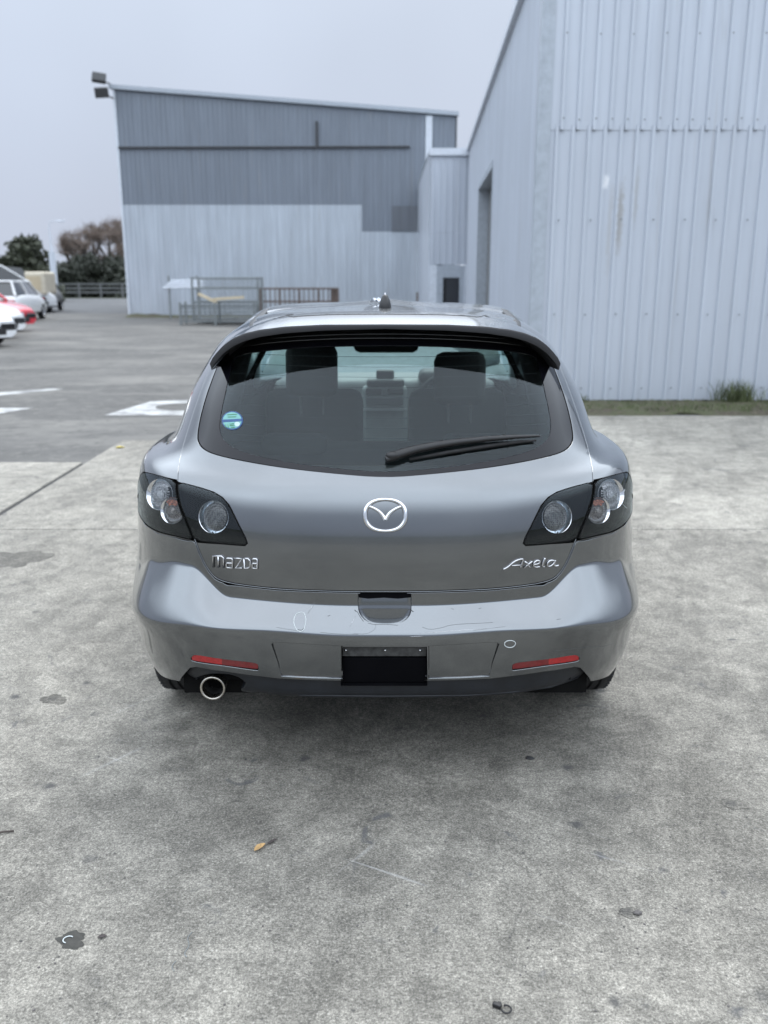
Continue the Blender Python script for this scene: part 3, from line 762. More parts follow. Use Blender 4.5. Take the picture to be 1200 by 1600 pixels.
def leaf_cloud(name, clumps, mat, size, per, parent=None, thin=1.0):
    V = []; F = []
    for (c, r) in clumps:
        for _ in range(int(per * r * r)):
            d = Vector((random.gauss(0, 1), random.gauss(0, 1), random.gauss(0, 1))).normalized() * (r * random.uniform(0.45, 1.08))
            d.z *= 0.85
            p = Vector(c) + d
            a = Vector((random.gauss(0, 1), random.gauss(0, 1), random.gauss(0, 1))).normalized()
            b_ = a.orthogonal().normalized(); s_ = size * random.uniform(0.5, 1.3)
            n = len(V); V += [p - a * s_, p + b_ * s_ * .45 * thin, p + a * s_, p - b_ * s_ * .45 * thin]; F.append((n, n + 1, n + 2, n + 3))
    return mobj(name, V, F, mat, parent, smooth=False)
def limb(b, p, d, L, r, depth, tips, spread=0.55, gravity=0.0):
    q = p + d * L
    mid = p + d * L * .5 + Vector((random.uniform(-1, 1), random.uniform(-1, 1), random.uniform(-1, 1))) * L * .06
    b.tube([p, mid, q], [r, r * .82, r * .62], 5 if depth > 2 else 3, caps=False)
    if depth == 0: tips.append(q); return
    for _ in range(random.choice((2, 3, 3)) if depth > 1 else 4):
        nd = (d + Vector((random.gauss(0, 1), random.gauss(0, 1), random.gauss(0, 0.8))) * spread); nd.z += gravity; nd.normalize()
        limb(b, q, nd, L * random.uniform(.62, .85), r * .6, depth - 1, tips, spread, gravity)
def conifer(px, pytop, y, wpx, label, mat, seed):
    random.seed(seed)
    p = at_y(px, 440, y); zt = at_y(px, pytop, y).z; W = wpx / 2 / FPX * (y + CD)
    t = empty('evergreen_tree', label, 'tree', (p.x, y, 0))
    b = MB(); b.tube([(0, 0, 0), (0.1, 0, zt * .5), (0, 0, zt * .92)], [.35, .22, .05], 8); b.build('trunk', M['bark'], t)
    cl = []
    for k in range(80):
        h = random.uniform(0.06, 0.98)
        rr = W * (1 - h) ** 0.5 * random.uniform(0.3, 0.92); a = random.uniform(0, 2 * pi)
        cl.append(((rr * cos(a), rr * sin(a), h * zt * .96), random.uniform(0.10, 0.22) * W * (1.35 - h)+.25))
    leaf_cloud('crown', cl, mat, 0.26, 150, t)
conifer(47, 366, 66, 120, 'broad dark evergreen tree behind the parked cars at far left', M['leaf_dark'], 3)
conifer(4, 400, 74, 60, 'smaller evergreen tree cut by the left edge of the photo', M['leaf_dark'], 9)
def bare_tree(px, pytop, y, label, seed, dep=5, sp=.5):
    random.seed(seed)
    p = at_y(px, 440, y); zt = at_y(px, pytop, y).z
    t = empty('bare_tree', label, 'tree', (p.x, y, 0), group='bare brown trees beyond the road')
    b = MB(); tips = []
    b.tube([(0, 0, 0), (0.1, 0, zt * .22)], [.34, .27], 8)
    for k in range(4):
        a = k * pi / 2 + random.uniform(-.4, .4)
        limb(b, Vector((0.1, 0, zt * .22)), Vector((cos(a) * .6, sin(a) * .6, 1)).normalized(), zt * .235, .18, dep - 1, tips, sp, .12)
    b.build('trunk', M['bark'], t, smooth=True)
    V = []; F = []
    for q in tips:
        for _ in range(8):
            d = Vector((random.gauss(0, 1), random.gauss(0, 1), random.gauss(.5, 1))).normalized() * random.uniform(.4, 1.1)
            s_ = d.orthogonal().normalized() * 0.022
            n = len(V); V += [q - s_, q + s_, q + d + s_ * .3]; F.append((n, n + 1, n + 2))
    mobj('crown', V, F, M['twig'], t, smooth=False)
bare_tree(150, 345, 84, 'wide bare brown tree standing beyond the fence left of the back warehouse', 5)
bare_tree(186, 332, 88, 'bare brown tree half hidden behind the corner of the back warehouse', 11)
bare_tree(122, 362, 90, 'leftmost small bare tree beyond the fence', 21, 4)
def hedge(px0, px1, pyt, y, label, seed, name='shrub'):
    random.seed(seed)
    a = at_y(px0, 440, y).x; b_ = at_y(px1, 440, y).x; zt = at_y((px0 + px1) / 2, pyt, y).z
    t = empty(name, label, 'shrub', ((a + b_) / 2, y, 0), group='dark shrubs beyond the fence')
    W = (b_ - a) / 2; cl = []
    for k in range(40):
        u_ = random.uniform(-1, 1); h = random.uniform(.0, 1) * zt * (1 - .35 * abs(u_) ** 2)
        cl.append(((u_ * W, random.uniform(-1.2, 1.2), h * .9), random.uniform(.5, 1.0)))
    leaf_cloud('foliage', cl, M['leaf_hedge'], 0.22, 130, t)
    b = MB(); b.tube([(0, 0, 0), (0, 0, zt * .6)], .12, 6); b.build('stem', M['bark'], t)
hedge(92, 130, 404, 81, 'leftmost dark rounded shrub beyond the rail fence', 31)
hedge(118, 162, 398, 82, 'middle dark shrub beyond the rail fence under the bare tree', 32)
hedge(150, 205, 392, 81.5, 'right dark shrub beyond the rail fence against the back warehouse', 33)
random.seed(41)
cl = [((random.uniform(-160, 20), random.uniform(0, 12), random.uniform(0, 2.6)), random.uniform(1.2, 2.6)) for _ in range(150)]
o = leaf_cloud('tree_line', cl, M['leaf_hedge'], 0.9, 16); o.location = (-60, 150, 0); o['kind'] = 'stuff'

# ================================================================== PARKED VEHICLES AT THE FAR LEFT
def wheel_parts(parent, x, y, r=0.31, wd=0.2, side=1, rz=0.0):
    Mx = Matrix.Translation((x, y, r)) @ Matrix.Rotation(pi / 2 * (-side), 4, 'X')
    b = MB(); b.lathe([(r * .62, -wd / 2), (r * .93, -wd / 2), (r, -wd * .3), (r, wd * .3), (r * .93, wd / 2), (r * .62, wd / 2)], Mx, 24)
    ty = b.build('wheel', M['rubber'], parent, smooth=True)
    b = MB(); b.lathe([(r * .64, wd * .46), (r * .60, wd * .36), (r * .2, wd * .30), (0.001, wd * .34)], Mx, 20); b.build('rim', M['trim_silver'], ty)
    return ty
def simple_vehicle(name, label, paint, loc, rz, L, W, deck, green, cat='car', group=None, zb=0.22, wheels=None, grille=True, roofcol=None, red_tail=True):
    """front at +x. deck: (x, z) list along the body; green: (x, z) outline of the cabin"""
    t = empty(name, label, cat, loc, rz, group)
    V = []; F = []; hw = W / 2; n = len(deck)
    def wf(x): return hw * (1 - 0.10 * max(0, (abs(x) / (L / 2)) ** 4))
    for x, z in deck:
        w_ = wf(x)
        sec = [(w_ * .8, zb), (w_ * .97, zb + .10), (w_, zb + .28), (w_, z - .22), (w_ * .96, z - .07), (w_ * .86, z)]
        pts = [(-a, c) for a, c in sec] + [(a, c) for a, c in sec[::-1]]
        V += [(x, a, c) for a, c in pts]
    m = 12
    for i in range(n - 1):
        for k in range(m):
            k2 = (k + 1) % m; F.append((i * m + k, i * m + k2, (i + 1) * m + k2, (i + 1) * m + k))
    F.append(tuple(range(m))[::-1]); F.append(tuple((n - 1) * m + k for k in range(m)))
    b = MB(); b.add(V, F); b.build('body', paint, t, auto=40)
    # cabin: glass solid with painted roof and pillars
    if green:
        zd = min(z for x, z in green); zt = max(z for x, z in green)
        def hwz(z): return hw * (0.88 - 0.20 * (z - zd) / (zt - zd))
        V = []; m = len(green)
        for s_ in (-1, 1): V += [(x, s_ * hwz(z) * (0.985 if z > zd else 1), z - (0.03 if z == zt else 0)) for x, z in green]
        F = [tuple(range(m)), tuple(range(m, 2 * m))[::-1]] + [(i, m + i, m + (i + 1) % m, (i + 1) % m) for i in range(m)]
        b = MB(); b.add(V, F); b.build('window', M['dark_glass'], t)
        top = [x for x, z in green if z >= zt - 0.09]; x0, x1 = min(top), max(top)
        b = MB(); b.bevbox(x0 - .02, -hwz(zt), zt - .05, x1 + .02, hwz(zt), zt + .03, .03); b.build('roof', roofcol or paint, t)
        base = [p for p in green if p[1] == zd]; bx0_, bx1_ = min(p[0] for p in base), max(p[0] for p in base)
        for s_ in (-1, 1):
            for xa, xb in ((bx0_, x0), (bx1_, x1), ((bx0_ + bx1_) / 2, (x0 + x1) / 2)):
                b = MB(); b.tube([(xa, s_ * hwz(zd), zd), (xb, s_ * hwz(zt), zt)], .045, 6); b.build('pillar', paint, t)
    wb = wheels or (-L * .30, L * .30)
    for x in wb:
        for s_ in (-1, 1): wheel_parts(t, x, s_ * (hw - .1), .31, .2, s_)
    zf, zrr = deck[-1][1], deck[0][1]
    for s_ in (-1, 1):
        b = MB(); b.bevbox(L / 2 - .10, s_ * hw * .62 - .20, zf - .20, L / 2 + .012, s_ * hw * .62 + .20, zf - .05, .02); b.build('headlight', M['dark_glass'], t)
        b = MB(); b.bevbox(-L / 2 - .012, s_ * hw * .72 - .13, zrr - .32, -L / 2 + .2, s_ * hw * .76 + .13, zrr - .04, .02); b.build('tail_light', M['red_lens'], t)
    b = MB(); b.bevbox(L / 2 - .1, -hw * .55, zb + .06, L / 2 + .015, hw * .55, zb + .22, .02); b.build('grille', M['plast_dull'], t)
    b = MB(); b.box(L / 2 + .012, -.18, zb + .24, L / 2 + .03, .18, zb + .35); b.build('plate', M['flash_pale'], t)
    return t
car_deck = [(-2.15, .80), (-2.05, .94), (-1.6, .98), (-.6, .97), (.9, .95), (1.3, .90), (1.8, .80), (2.08, .70), (2.18, .60)]
car_green = [(-2.0, .93), (-1.5, 1.42), (-.4, 1.46), (.35, 1.42), (1.1, .93)]
def place_front(px, py, y, rz, L=4.36):
    p = at_y(px, py, y); return Vector((p.x - .5 - L / 2 * cos(rz), p.y - L / 2 * sin(rz), 0))
rows = 'cars parked nose out at the left edge'
simple_vehicle('parked_car', 'nearest white car nose at the left edge, with a black headlight and lower grille', M['white_paint'],
               place_front(16, 520, 18.9, -.55), -.55, 4.36, 1.72, car_deck, car_green, group=rows)
simple_vehicle('parked_car', 'white car nose between the nearest white car and the red one', M['white_paint'],
               place_front(37, 515, 22.2, -.42), -.42, 4.36, 1.70, car_deck, car_green, group=rows)
simple_vehicle('parked_car', 'faded red car with a pinkish bonnet and dark red front', M['red_paint'],
               place_front(56, 505, 25.6, -.35), -.35, 4.36, 1.70, car_deck, car_green, group=rows)
wc = at_y(27, 480, 31.5); th_ = 1.68
wag = Vector((wc.x + 2.2 * cos(th_) - .82 * sin(th_), wc.y + 2.2 * sin(th_) + .82 * cos(th_), 0))
simple_vehicle('parked_wagon', 'white station wagon seen from behind with a red tail light, beyond the red car', M['white_paint'],
               (wag.x, wag.y, 0), th_, 4.5, 1.75,
               [(-2.2, .86), (-2.1, .98), (-1.4, 1.0), (-.5, 1.0), (1.0, .98), (1.5, .90), (2.0, .78), (2.2, .62)],
               [(-2.12, .97), (-1.85, 1.42), (-.8, 1.50), (.3, 1.46), (1.15, .97)], group=rows)
vn = at_y(2, 450, 42)
simple_vehicle('parked_van', 'tall white van behind the station wagon at the left edge', M['white_paint'], (vn.x, vn.y, 0), .5, 4.8, 1.9,
               [(-2.4, 1.1), (-2.3, 1.2), (1.2, 1.2), (1.9, 1.05), (2.3, .8), (2.4, .65)],
               [(-2.35, 1.18), (-2.3, 2.12), (0, 2.2), (.9, 2.1), (1.6, 1.18)], cat='van')
ut = at_y(58, 470, 44)
u = simple_vehicle('canopy_ute', 'cream canopied utility truck with a dark underside, right of the parked cars', M['grey_metal'], (ut.x + .1, ut.y, 0), 1.72, 4.6, 1.7,
               [(-2.2, .75), (-2.1, .80), (.2, .80), (.4, 1.0), (1.2, 1.0), (1.7, .92), (2.2, .75)],
               [(.0, .98), (.25, 1.52), (.5, 1.55), (1.0, 1.5), (1.5, .98)], cat='truck', zb=.38)
b = MB(); b.bevbox(-2.15, -.88, .82, .15, .88, 1.92, .12); b.build('canopy', M['cream'], u)
b = MB(); b.box(-2.17, -.62, 1.05, -2.152, .62, 1.70); b.build('rear_flap', M['timber'], u)
b = MB(); b.box(-2.2, -.86, .42, 2.0, .86, .5); b.build('chassis', M['plast_dull'], u)

# ================================================================== THE GREY HATCHBACK
# Smooth tensor-product surfaces through real cross sections; every panel is cut out of them with its own rounded edge.
_NS = {}
def nspline_basis(t, q):
    """matrix B so that B @ ctrl interpolates ctrl (knots t) with a natural cubic spline at q"""
    n = len(t); h = np.diff(t); key = (n, float(t[0]), float(t[-1]), float(h[0]))
    if key not in _NS: _NS[key] = _ns_second(t, n, h)
    Mm = _NS[key]
    q = np.clip(q, t[0], t[-1]); k = np.clip(np.searchsorted(t, q) - 1, 0, n - 2)
    hk = h[k]; a = (t[k + 1] - q) / hk; b = (q - t[k]) / hk
    B = ((a ** 3 - a) * hk ** 2 / 6)[:, None] * Mm[k] + ((b ** 3 - b) * hk ** 2 / 6)[:, None] * Mm[k + 1]
    r = np.arange(len(q)); B[r, k] += a; B[r, k + 1] += b
    return B
def _ns_second(t, n, h):
    A = np.eye(n); R = np.zeros((n, n))
    for i in range(1, n - 1):
        A[i, i - 1] = h[i - 1]; A[i, i] = 2 * (h[i - 1] + h[i]); A[i, i + 1] = h[i]
        R[i, i - 1] = 6 / h[i - 1]; R[i, i] = -6 / h[i - 1] - 6 / h[i]; R[i, i + 1] = 6 / h[i]
    return np.linalg.solve(A, R)
def bspline_basis(n, q):
    """clamped uniform cubic B-spline, parameter 0..n-1"""
    deg = 3; kn = np.concatenate([[0] * 4, np.arange(1, n - 3), [n - 3] * 4]).astype(float)
    q = np.clip(q * (n - 3) / (n - 1), 0, n - 3 - 1e-9)
    B = np.zeros((len(q), len(kn) - 1))
    k = np.clip(np.searchsorted(kn, q, side='right') - 1, 3, n - 1); B[np.arange(len(q)), k] = 1
    for d in range(1, deg + 1):
        nb = np.zeros_like(B)
        for i in range(len(kn) - 1 - d):
            d1 = kn[i + d] - kn[i]; d2 = kn[i + d + 1] - kn[i + 1]
            if d1 > 0: nb[:, i] += (q - kn[i]) / d1 * B[:, i]
            if d2 > 0: nb[:, i] += (kn[i + d + 1] - q) / d2 * B[:, i + 1]
        B = nb
    return B[:, :n]
class Surf:
    def __init__(s, G, vmode='spline'):
        s.G = np.asarray(G, float)            # rows (v) x columns (u) x 3
        nv, nu = s.G.shape[:2]
        du = np.linalg.norm(np.diff(s.G, axis=1), axis=2); ref = du[: max(2, int(nv * .6))].mean(0)
        s.tu = np.concatenate([[0], np.cumsum(ref)]); s.tu -= s.tu[-1] / 2
        s.vmode = vmode
        dv = np.linalg.norm(np.diff(s.G, axis=0), axis=2).mean(1)
        if vmode == 'spline': s.tv = np.concatenate([[0], np.cumsum(np.maximum(dv, 0.02))])
        else:
            s.tv = np.arange(nv) * (dv.sum() / (nv - 1)); s.vs = (nv - 1) / s.tv[-1]
        s.umax = s.tu[-1]; s.vmax = s.tv[-1]
        s.sign = 1.0; s.grid = None
        U, Vv = np.meshgrid(np.linspace(-s.umax, s.umax, 260), np.linspace(0, s.vmax, 110))
        s.gu, s.gv = U.ravel(), Vv.ravel(); s.gp = s.pos(s.gu, s.gv)
        c = np.array([s.gp[:, 0] * 0, np.clip(s.gp[:, 1], .9, 3.4), s.gp[:, 2] * 0 + .6]).T
        n = s.nrm(s.gu, s.gv); s.gn = n
        if ((s.gp - c) * n).sum(1).mean() < 0: s.sign = -1.0; s.gn = -n
    def pos(s, u, v):
        u = np.atleast_1d(np.asarray(u, float)); v = np.atleast_1d(np.asarray(v, float))
        Bu = nspline_basis(s.tu, u)
        Bv = nspline_basis(s.tv, v) if s.vmode == 'spline' else bspline_basis(len(s.tv), v * s.vs)
        T = np.einsum('qi,ijk->qjk', Bv, s.G)
        return np.einsum('qj,qjk->qk', Bu, T)
    def nrm(s, u, v, e=1.5e-3):
        u = np.atleast_1d(np.asarray(u, float)); v = np.atleast_1d(np.asarray(v, float))
        uc = np.clip(u, -s.umax + e, s.umax - e); vc = np.clip(v, e, s.vmax - e)
        a = s.pos(uc + e, vc) - s.pos(uc - e, vc); b = s.pos(uc, vc + e) - s.pos(uc, vc - e)
        n = np.cross(a, b); n /= np.maximum(np.linalg.norm(n, axis=1), 1e-12)[:, None]
        return n * s.sign
    def inv(s, T, fun, mask):
        """(u,v) whose point maps to T under fun; start points limited by mask(points, normals)"""
        T = np.atleast_2d(np.asarray(T, float)); g = fun(s.gp); ok = mask(s.gp, s.gn)
        gi = np.where(ok)[0]; gg = g[gi]
        k = np.array([gi[np.argmin(((gg - t) ** 2).sum(1))] for t in T])
        u = s.gu[k].copy(); v = s.gv[k].copy(); e = 1e-4
        for _ in range(9):
            f0 = fun(s.pos(u, v)); fu = (fun(s.pos(u + e, v)) - fun(s.pos(u - e, v))) / (2 * e); fv = (fun(s.pos(u, v + e)) - fun(s.pos(u, v - e))) / (2 * e)
            r = T - f0; det = fu[:, 0] * fv[:, 1] - fu[:, 1] * fv[:, 0]; det = np.where(abs(det) < 1e-9, 1e-9, det)
            du = (r[:, 0] * fv[:, 1] - r[:, 1] * fv[:, 0]) / det; dv = (fu[:, 0] * r[:, 1] - fu[:, 1] * r[:, 0]) / det
            u = np.clip(u + np.clip(du, -.05, .05), -s.umax, s.umax); v = np.clip(v + np.clip(dv, -.05, .05), 0, s.vmax)
        return np.stack([u, v], 1)
    def cam(s, pts):
        return s.inv(pts, proj_cam, lambda p, n: (p[:, 1] < 0.95) & (((p - np.array([0, -CD, CH])) * n).sum(1) < 0.02))
    def side(s, pts):       # right hand side, (y, z)
        return s.inv(pts, lambda p: p[..., 1:3], lambda p, n: (p[:, 0] > 0.3) & (n[:, 0] > 0.15))
    def front(s, pts):      # (x, z) seen from the front
        return s.inv(pts, lambda p: p[..., [0, 2]], lambda p, n: (p[:, 1] > 2.2) & (n[:, 1] > 0.1))
def mirror_uv(P): Q = np.array(P, float); Q[:, 0] *= -1; return Q[::-1]
def mx_(pts): return [(1204 - x, y) for x, y in pts]            # left/right twin of a measured outline
def chaikin(P, it=2, closed=True, keep=()):
    P = [tuple(p) for p in P]
    for _ in range(it):
        Q = []; n = len(P)
        for i in range(n if closed else n - 1):
            a, b = P[i], P[(i + 1) % n]
            Q.append(tuple(.75 * a[k] + .25 * b[k] for k in range(len(a)))); Q.append(tuple(.25 * a[k] + .75 * b[k] for k in range(len(a))))
        if not closed: Q = [P[0]] + Q + [P[-1]]
        P = Q
    return P
def resample(P, step, closed=True):
    P = np.asarray(P, float); Q = np.vstack([P, P[:1]]) if closed else P
    out = []
    for a, b in zip(Q[:-1], Q[1:]):
        d = np.linalg.norm(b - a)
        if d < 1e-7: continue
        n = max(1, int(math.ceil(d / step)))
        for k in range(n): out.append(a + (b - a) * k / n)
    if not closed: out.append(Q[-1])
    return np.array(out)
def inpoly(P, poly):
    poly = np.asarray(poly, float); c = np.zeros(len(P), bool); lo, hi = poly.min(0), poly.max(0)
    near = np.where((P[:, 0] >= lo[0]) & (P[:, 0] <= hi[0]) & (P[:, 1] >= lo[1]) & (P[:, 1] <= hi[1]))[0]
    a = poly; b = np.roll(poly, 1, 0); m = a[:, 1] != b[:, 1]; a, b = a[m], b[m]
    for k in range(0, len(near), 4000):
        i = near[k:k + 4000]; x = P[i, 0][:, None]; y = P[i, 1][:, None]
        h = ((a[:, 1] > y) != (b[:, 1] > y)) & (x < (b[:, 0] - a[:, 0]) * (y - a[:, 1]) / (b[:, 1] - a[:, 1]) + a[:, 0])
        c[i] = h.sum(1) % 2 == 1
    return c
def area2(P): x, y = P[:, 0], P[:, 1]; return (x * np.roll(y, -1) - y * np.roll(x, -1)).sum()
def offset_poly(P, d):
    """move a closed outline inwards by d (param units, metres)"""
    P = np.asarray(P, float); sgn = 1 if area2(P) > 0 else -1
    e = np.roll(P, -1, 0) - np.roll(P, 1, 0); e /= np.maximum(np.linalg.norm(e, axis=1), 1e-9)[:, None]
    return P + np.stack([-e[:, 1], e[:, 0]], 1) * sgn * d
def cut_panel(name, S, outer, mat, parent, holes=(), step=0.014, gap=0.0, lip=0.012, off=0.0, liphole=True, r=0.0018, depth=None, nolip=(), build=True, rim=True):
    """panel of surface S inside outline `outer`, minus holes, with rounded turned-in edges"""
    O = resample(outer, step); 
    if gap: O = offset_poly(O, gap)
    Hs = [resample(h, step) for h in holes]
    if gap: Hs = [offset_poly(h, -gap) for h in Hs]
    Ns = [resample(h, step) for h in nolip]
    loops = [O] + Hs; allb = np.vstack(loops + Ns)
    lo, hi = O.min(0), O.max(0)
    gx = np.arange(lo[0], hi[0], step); gy = np.arange(lo[1], hi[1], step * .87)
    GX, GY = np.meshgrid(gx, gy); GX[1::2] += step / 2
    I = np.stack([GX.ravel(), GY.ravel()], 1); I = I[inpoly(I, O)]
    for h in Hs + Ns: I = I[~inpoly(I, h)]
    if len(I):
        keep = np.ones(len(I), bool)
        for k in range(0, len(I), 2000):
            d = ((I[k:k + 2000, None, :] - allb[None]) ** 2).sum(2).min(1); keep[k:k + 2000] = d > (step * .55) ** 2
        I = I[keep]
    pts = [Vector(p) for p in np.vstack([allb, I])]; ed = []; n0 = 0
    for L in loops + Ns:
        m = len(L); ed += [(n0 + i, n0 + (i + 1) % m) for i in range(m)]; n0 += m
    v, _, f, *_ = delaunay_2d_cdt(pts, ed, [], 0, 1e-6, False)
    UV = np.array([(p.x, p.y) for p in v]); F = np.array([t for t in f if len(t) == 3])
    C = UV[F].mean(1); ok = inpoly(C, O)
    for h in Hs + Ns: ok &= ~inpoly(C, h)
    F = [tuple(t) for t in F[ok]]
    P = S.pos(UV[:, 0], UV[:, 1]); N = S.nrm(UV[:, 0], UV[:, 1])
    dd = (depth(P) if callable(depth) else 0.0)
    P = P + N * (off + (dd[:, None] if callable(depth) else 0.0))
    V = list(P); NN = list(N)
    FL = []; MI = [0] * len(F)
    if rim:
        for li, L in enumerate(loops):
            if li and not liphole: continue
            Lu = L; p = S.pos(Lu[:, 0], Lu[:, 1]); n = S.nrm(Lu[:, 0], Lu[:, 1]); 
            p = p + n * off
            if callable(depth): p = p + n * depth(p - n * off)[:, None]
            t = np.roll(p, -1, 0) - np.roll(p, 1, 0); t /= np.maximum(np.linalg.norm(t, axis=1), 1e-9)[:, None]
            o = np.cross(t, n); 
            sg = 1 if (area2(L) > 0) == (li == 0) else -1
            # make o point away from the sheet
            test = offset_poly(L, 0.001 if li == 0 else -0.001); q = S.pos(test[:, 0], test[:, 1]) + n * off
            if callable(depth): q = q + n * depth(q - n * off)[:, None]
            if ((q - p) * o).sum() > 0: o = -o
            r1 = p + o * r * .7 - n * r * .3; n1 = o + n; n1 /= np.linalg.norm(n1, axis=1)[:, None]
            r2 = p + o * r - n * r; r3 = r2 - n * lip
            b0 = len(V); m = len(p)
            V += list(p) + list(r1) + list(r2) + list(r3); NN += list(n) + list(n1) + list(o) + list(o)
            inn = np.zeros(m, bool)
            for h in Ns: inn |= inpoly(Lu, h)
            for i in range(m):
                j = (i + 1) % m
                if inn[i] and inn[j]: continue
                for a in range(3): FL.append((b0 + a * m + i, b0 + a * m + j, b0 + (a + 1) * m + j, b0 + (a + 1) * m + i)); MI.append(1 if a == 2 and mat is M['paint'] else 0)  # innermost lip of painted panels is black: gap shade put into the colour
    V = np.array(V); NN = np.array(NN)
    me = mesh_data(name, V, F + FL, mat, True, NN, fix=True, mi=MI if mat is M['paint'] else None)
    return obj(name, me, parent) if build else me
def scoop_recess(name, S, outline, depth, mat, parent, taper, step=.008, K=6):
    """recess whose walls round over into the floor"""
    L = resample(outline, step); V = []; F = []; m = len(L)
    for k in range(K + 1):
        a = pi / 2 * k / K; Lk = offset_poly(L, taper * (1 - cos(a))) if k else L
        p = S.pos(Lk[:, 0], Lk[:, 1]); n = S.nrm(Lk[:, 0], Lk[:, 1]); V += list(p - n * (depth(p) * sin(a) + .0012)[:, None])
    for k in range(K):
        for i in range(m): j = (i + 1) % m; F.append((k * m + i, k * m + j, (k + 1) * m + j, (k + 1) * m + i))
    L2 = offset_poly(L, taper); lo, hi = L2.min(0), L2.max(0)
    gx = np.arange(lo[0], hi[0], step); gy = np.arange(lo[1], hi[1], step); GX, GY = np.meshgrid(gx, gy); I = np.stack([GX.ravel(), GY.ravel()], 1); I = I[inpoly(I, L2)]
    d = ((I[:, None, :] - L2[None]) ** 2).sum(2).min(1); I = I[d > (step * .6) ** 2]
    v, _, f, *_ = delaunay_2d_cdt([Vector(q) for q in np.vstack([L2, I])], [(i, (i + 1) % m) for i in range(m)], [], 0, 1e-6, False)
    UV = np.array([(q.x, q.y) for q in v]); FF = np.array([t for t in f if len(t) == 3]); FF = FF[inpoly(UV[FF].mean(1), L2)]
    p = S.pos(UV[:, 0], UV[:, 1]); n = S.nrm(UV[:, 0], UV[:, 1]); p = p - n * (depth(p) + .0012)[:, None]
    remap = {}; base = K * m
    for i in range(len(UV)):
        if i < m: remap[i] = base + i
        else: remap[i] = len(V); V.append(p[i])
    out = []
    for t in FF:
        a, b, c = (np.asarray(V[remap[i]]) for i in t); g = np.cross(b - a, c - a)
        out.append(tuple(remap[i] for i in (t if g[1] < 0 else t[::-1])))
    FW = []
    c0 = np.mean([V[i] for i in range(m)], 0)
    for q in F:
        a, b, c = (np.asarray(V[i]) for i in q[:3]); g = np.cross(b - a, c - a); tow = c0 - a
        FW.append(q if g @ (tow + np.array([0, -.02, 0])) > 0 else q[::-1])
    return mobj(name, V, FW + out, mat, parent, True)
def recess(name, S, outline, depth, mat, parent, taper=0.0, step=0.012, floor_name=None, floor_mat=None, extra=None, fillet=0.004):
    """side walls from the outline down to a floor parallel to the surface"""
    L = resample(outline, step); p = S.pos(L[:, 0], L[:, 1]); n = S.nrm(L[:, 0], L[:, 1])
    L2 = offset_poly(L, taper); q = S.pos(L2[:, 0], L2[:, 1]) 
    dep = depth(q) if callable(depth) else np.full(len(q), depth); q = q - n * dep[:, None]
    m = len(p); V = list(p - n * .0015) + list(q); F = [(i, (i + 1) % m, m + (i + 1) % m, m + i) for i in range(m)]
    c = p.mean(0); NN = []
    d = (p - c); d -= n * (d * n).sum(1)[:, None]; d = -d / np.maximum(np.linalg.norm(d, axis=1), 1e-9)[:, None]
    w_ = mobj(name, V, F, mat, parent, True, list(d) * 2, fix=True)
    dfun = (lambda P: -depth(P)) if callable(depth) else (lambda P: np.full(len(P), -float(depth)))
    fl = cut_panel(floor_name or name, S, L2, floor_mat or mat, parent, step=step, rim=False, depth=dfun)
    return w_, fl
def stack_solid(name, S, poly, off0, off1, mat, parent, step=0.006, r=0.0012):
    """raised piece: panel lifted to off1 with edges back to off0"""
    return cut_panel(name, S, poly, mat, parent, step=step, off=off1, lip=off1 - off0, r=r)

# ---- cross sections
def plan(y0, W, L, n, y1, Ws, Wf, Lf, nR, nS, nF, xflat=0.0):
    def ell(W, L, n, y0, s_, N):
        ph = np.linspace(0, pi / 2, 600); x = W * np.sin(ph) ** (2 / n); y = L * (1 - np.cos(ph) ** (2 / n))
        d = np.concatenate([[0], np.cumsum(np.hypot(np.diff(x), np.diff(y)))]); q = np.linspace(0, d[-1], N + 1)
        return np.interp(q, d, x), y0 + s_ * np.interp(q, d, y)
    xr, yr = ell(W, L, n, y0, 1, nR); xf, yf = ell(Wf, Lf, n, y1, -1, nF)
    k = np.arange(1, nS) / nS; ys = yr[-1] + (yf[-1] - yr[-1]) * k
    xs = (1 - k) ** 2 * W + 2 * k * (1 - k) * (2 * Ws - .5 * (W + Wf)) + k ** 2 * Wf
    x = np.concatenate([xr, xs, xf[::-1]]); y = np.concatenate([yr, ys, yf[::-1]])
    return x, y
SH = [  # z rear centre, z corner, z side, z front, y0, W rear, W side, W front, y1, L rear, L front, n
    (.24, .24, .19, .20, .12, .83, .835, .80, 4.26, .85, .7, 3.0),
    (.42, .42, .42, .40, .070, .868, .868, .84, 4.36, .85, .75, 3.0),
    (.60, .60, .60, .55, .052, .894, .890, .86, 4.38, .85, .75, 3.0),
    (.72, .73, .72, .64, .048, .898, .888, .86, 4.36, .85, .75, 3.0),
    (.83, .845, .82, .70, .056, .896, .878, .84, 4.28, .84, .75, 3.0),
    (.925, .945, .90, .75, .080, .882, .856, .80, 4.10, .82, .75, 3.0),
    (.975, .992, .945, .86, .104, .843, .825, .74, 3.75, .80, .75, 2.95),
    (1.02, 1.030, .965, .965, .135, .772, .780, .70, 3.32, .78, .8, 2.9),
    (1.16, 1.17, 1.10, 1.12, .232, .724, .704, .66, 2.98, .76, .75, 2.8),
    (1.29, 1.29, 1.25, 1.27, .330, .665, .652, .60, 2.70, .74, .7, 2.7),
    (1.385, 1.375, 1.37, 1.375, .405, .598, .600, .54, 2.48, .72, .65, 2.6),
    (1.436, 1.428, 1.436, 1.42, .47, .51, .545, .46, 2.38, .66, .6, 2.5),
    (1.466, 1.462, 1.470, 1.448, .68, .30, .33, .27, 2.15, .45, .45, 2.3),
    (1.480, 1.480, 1.492, 1.470, 1.05, .0, .0, .0, 1.85, .2, .2, 2.0),
]
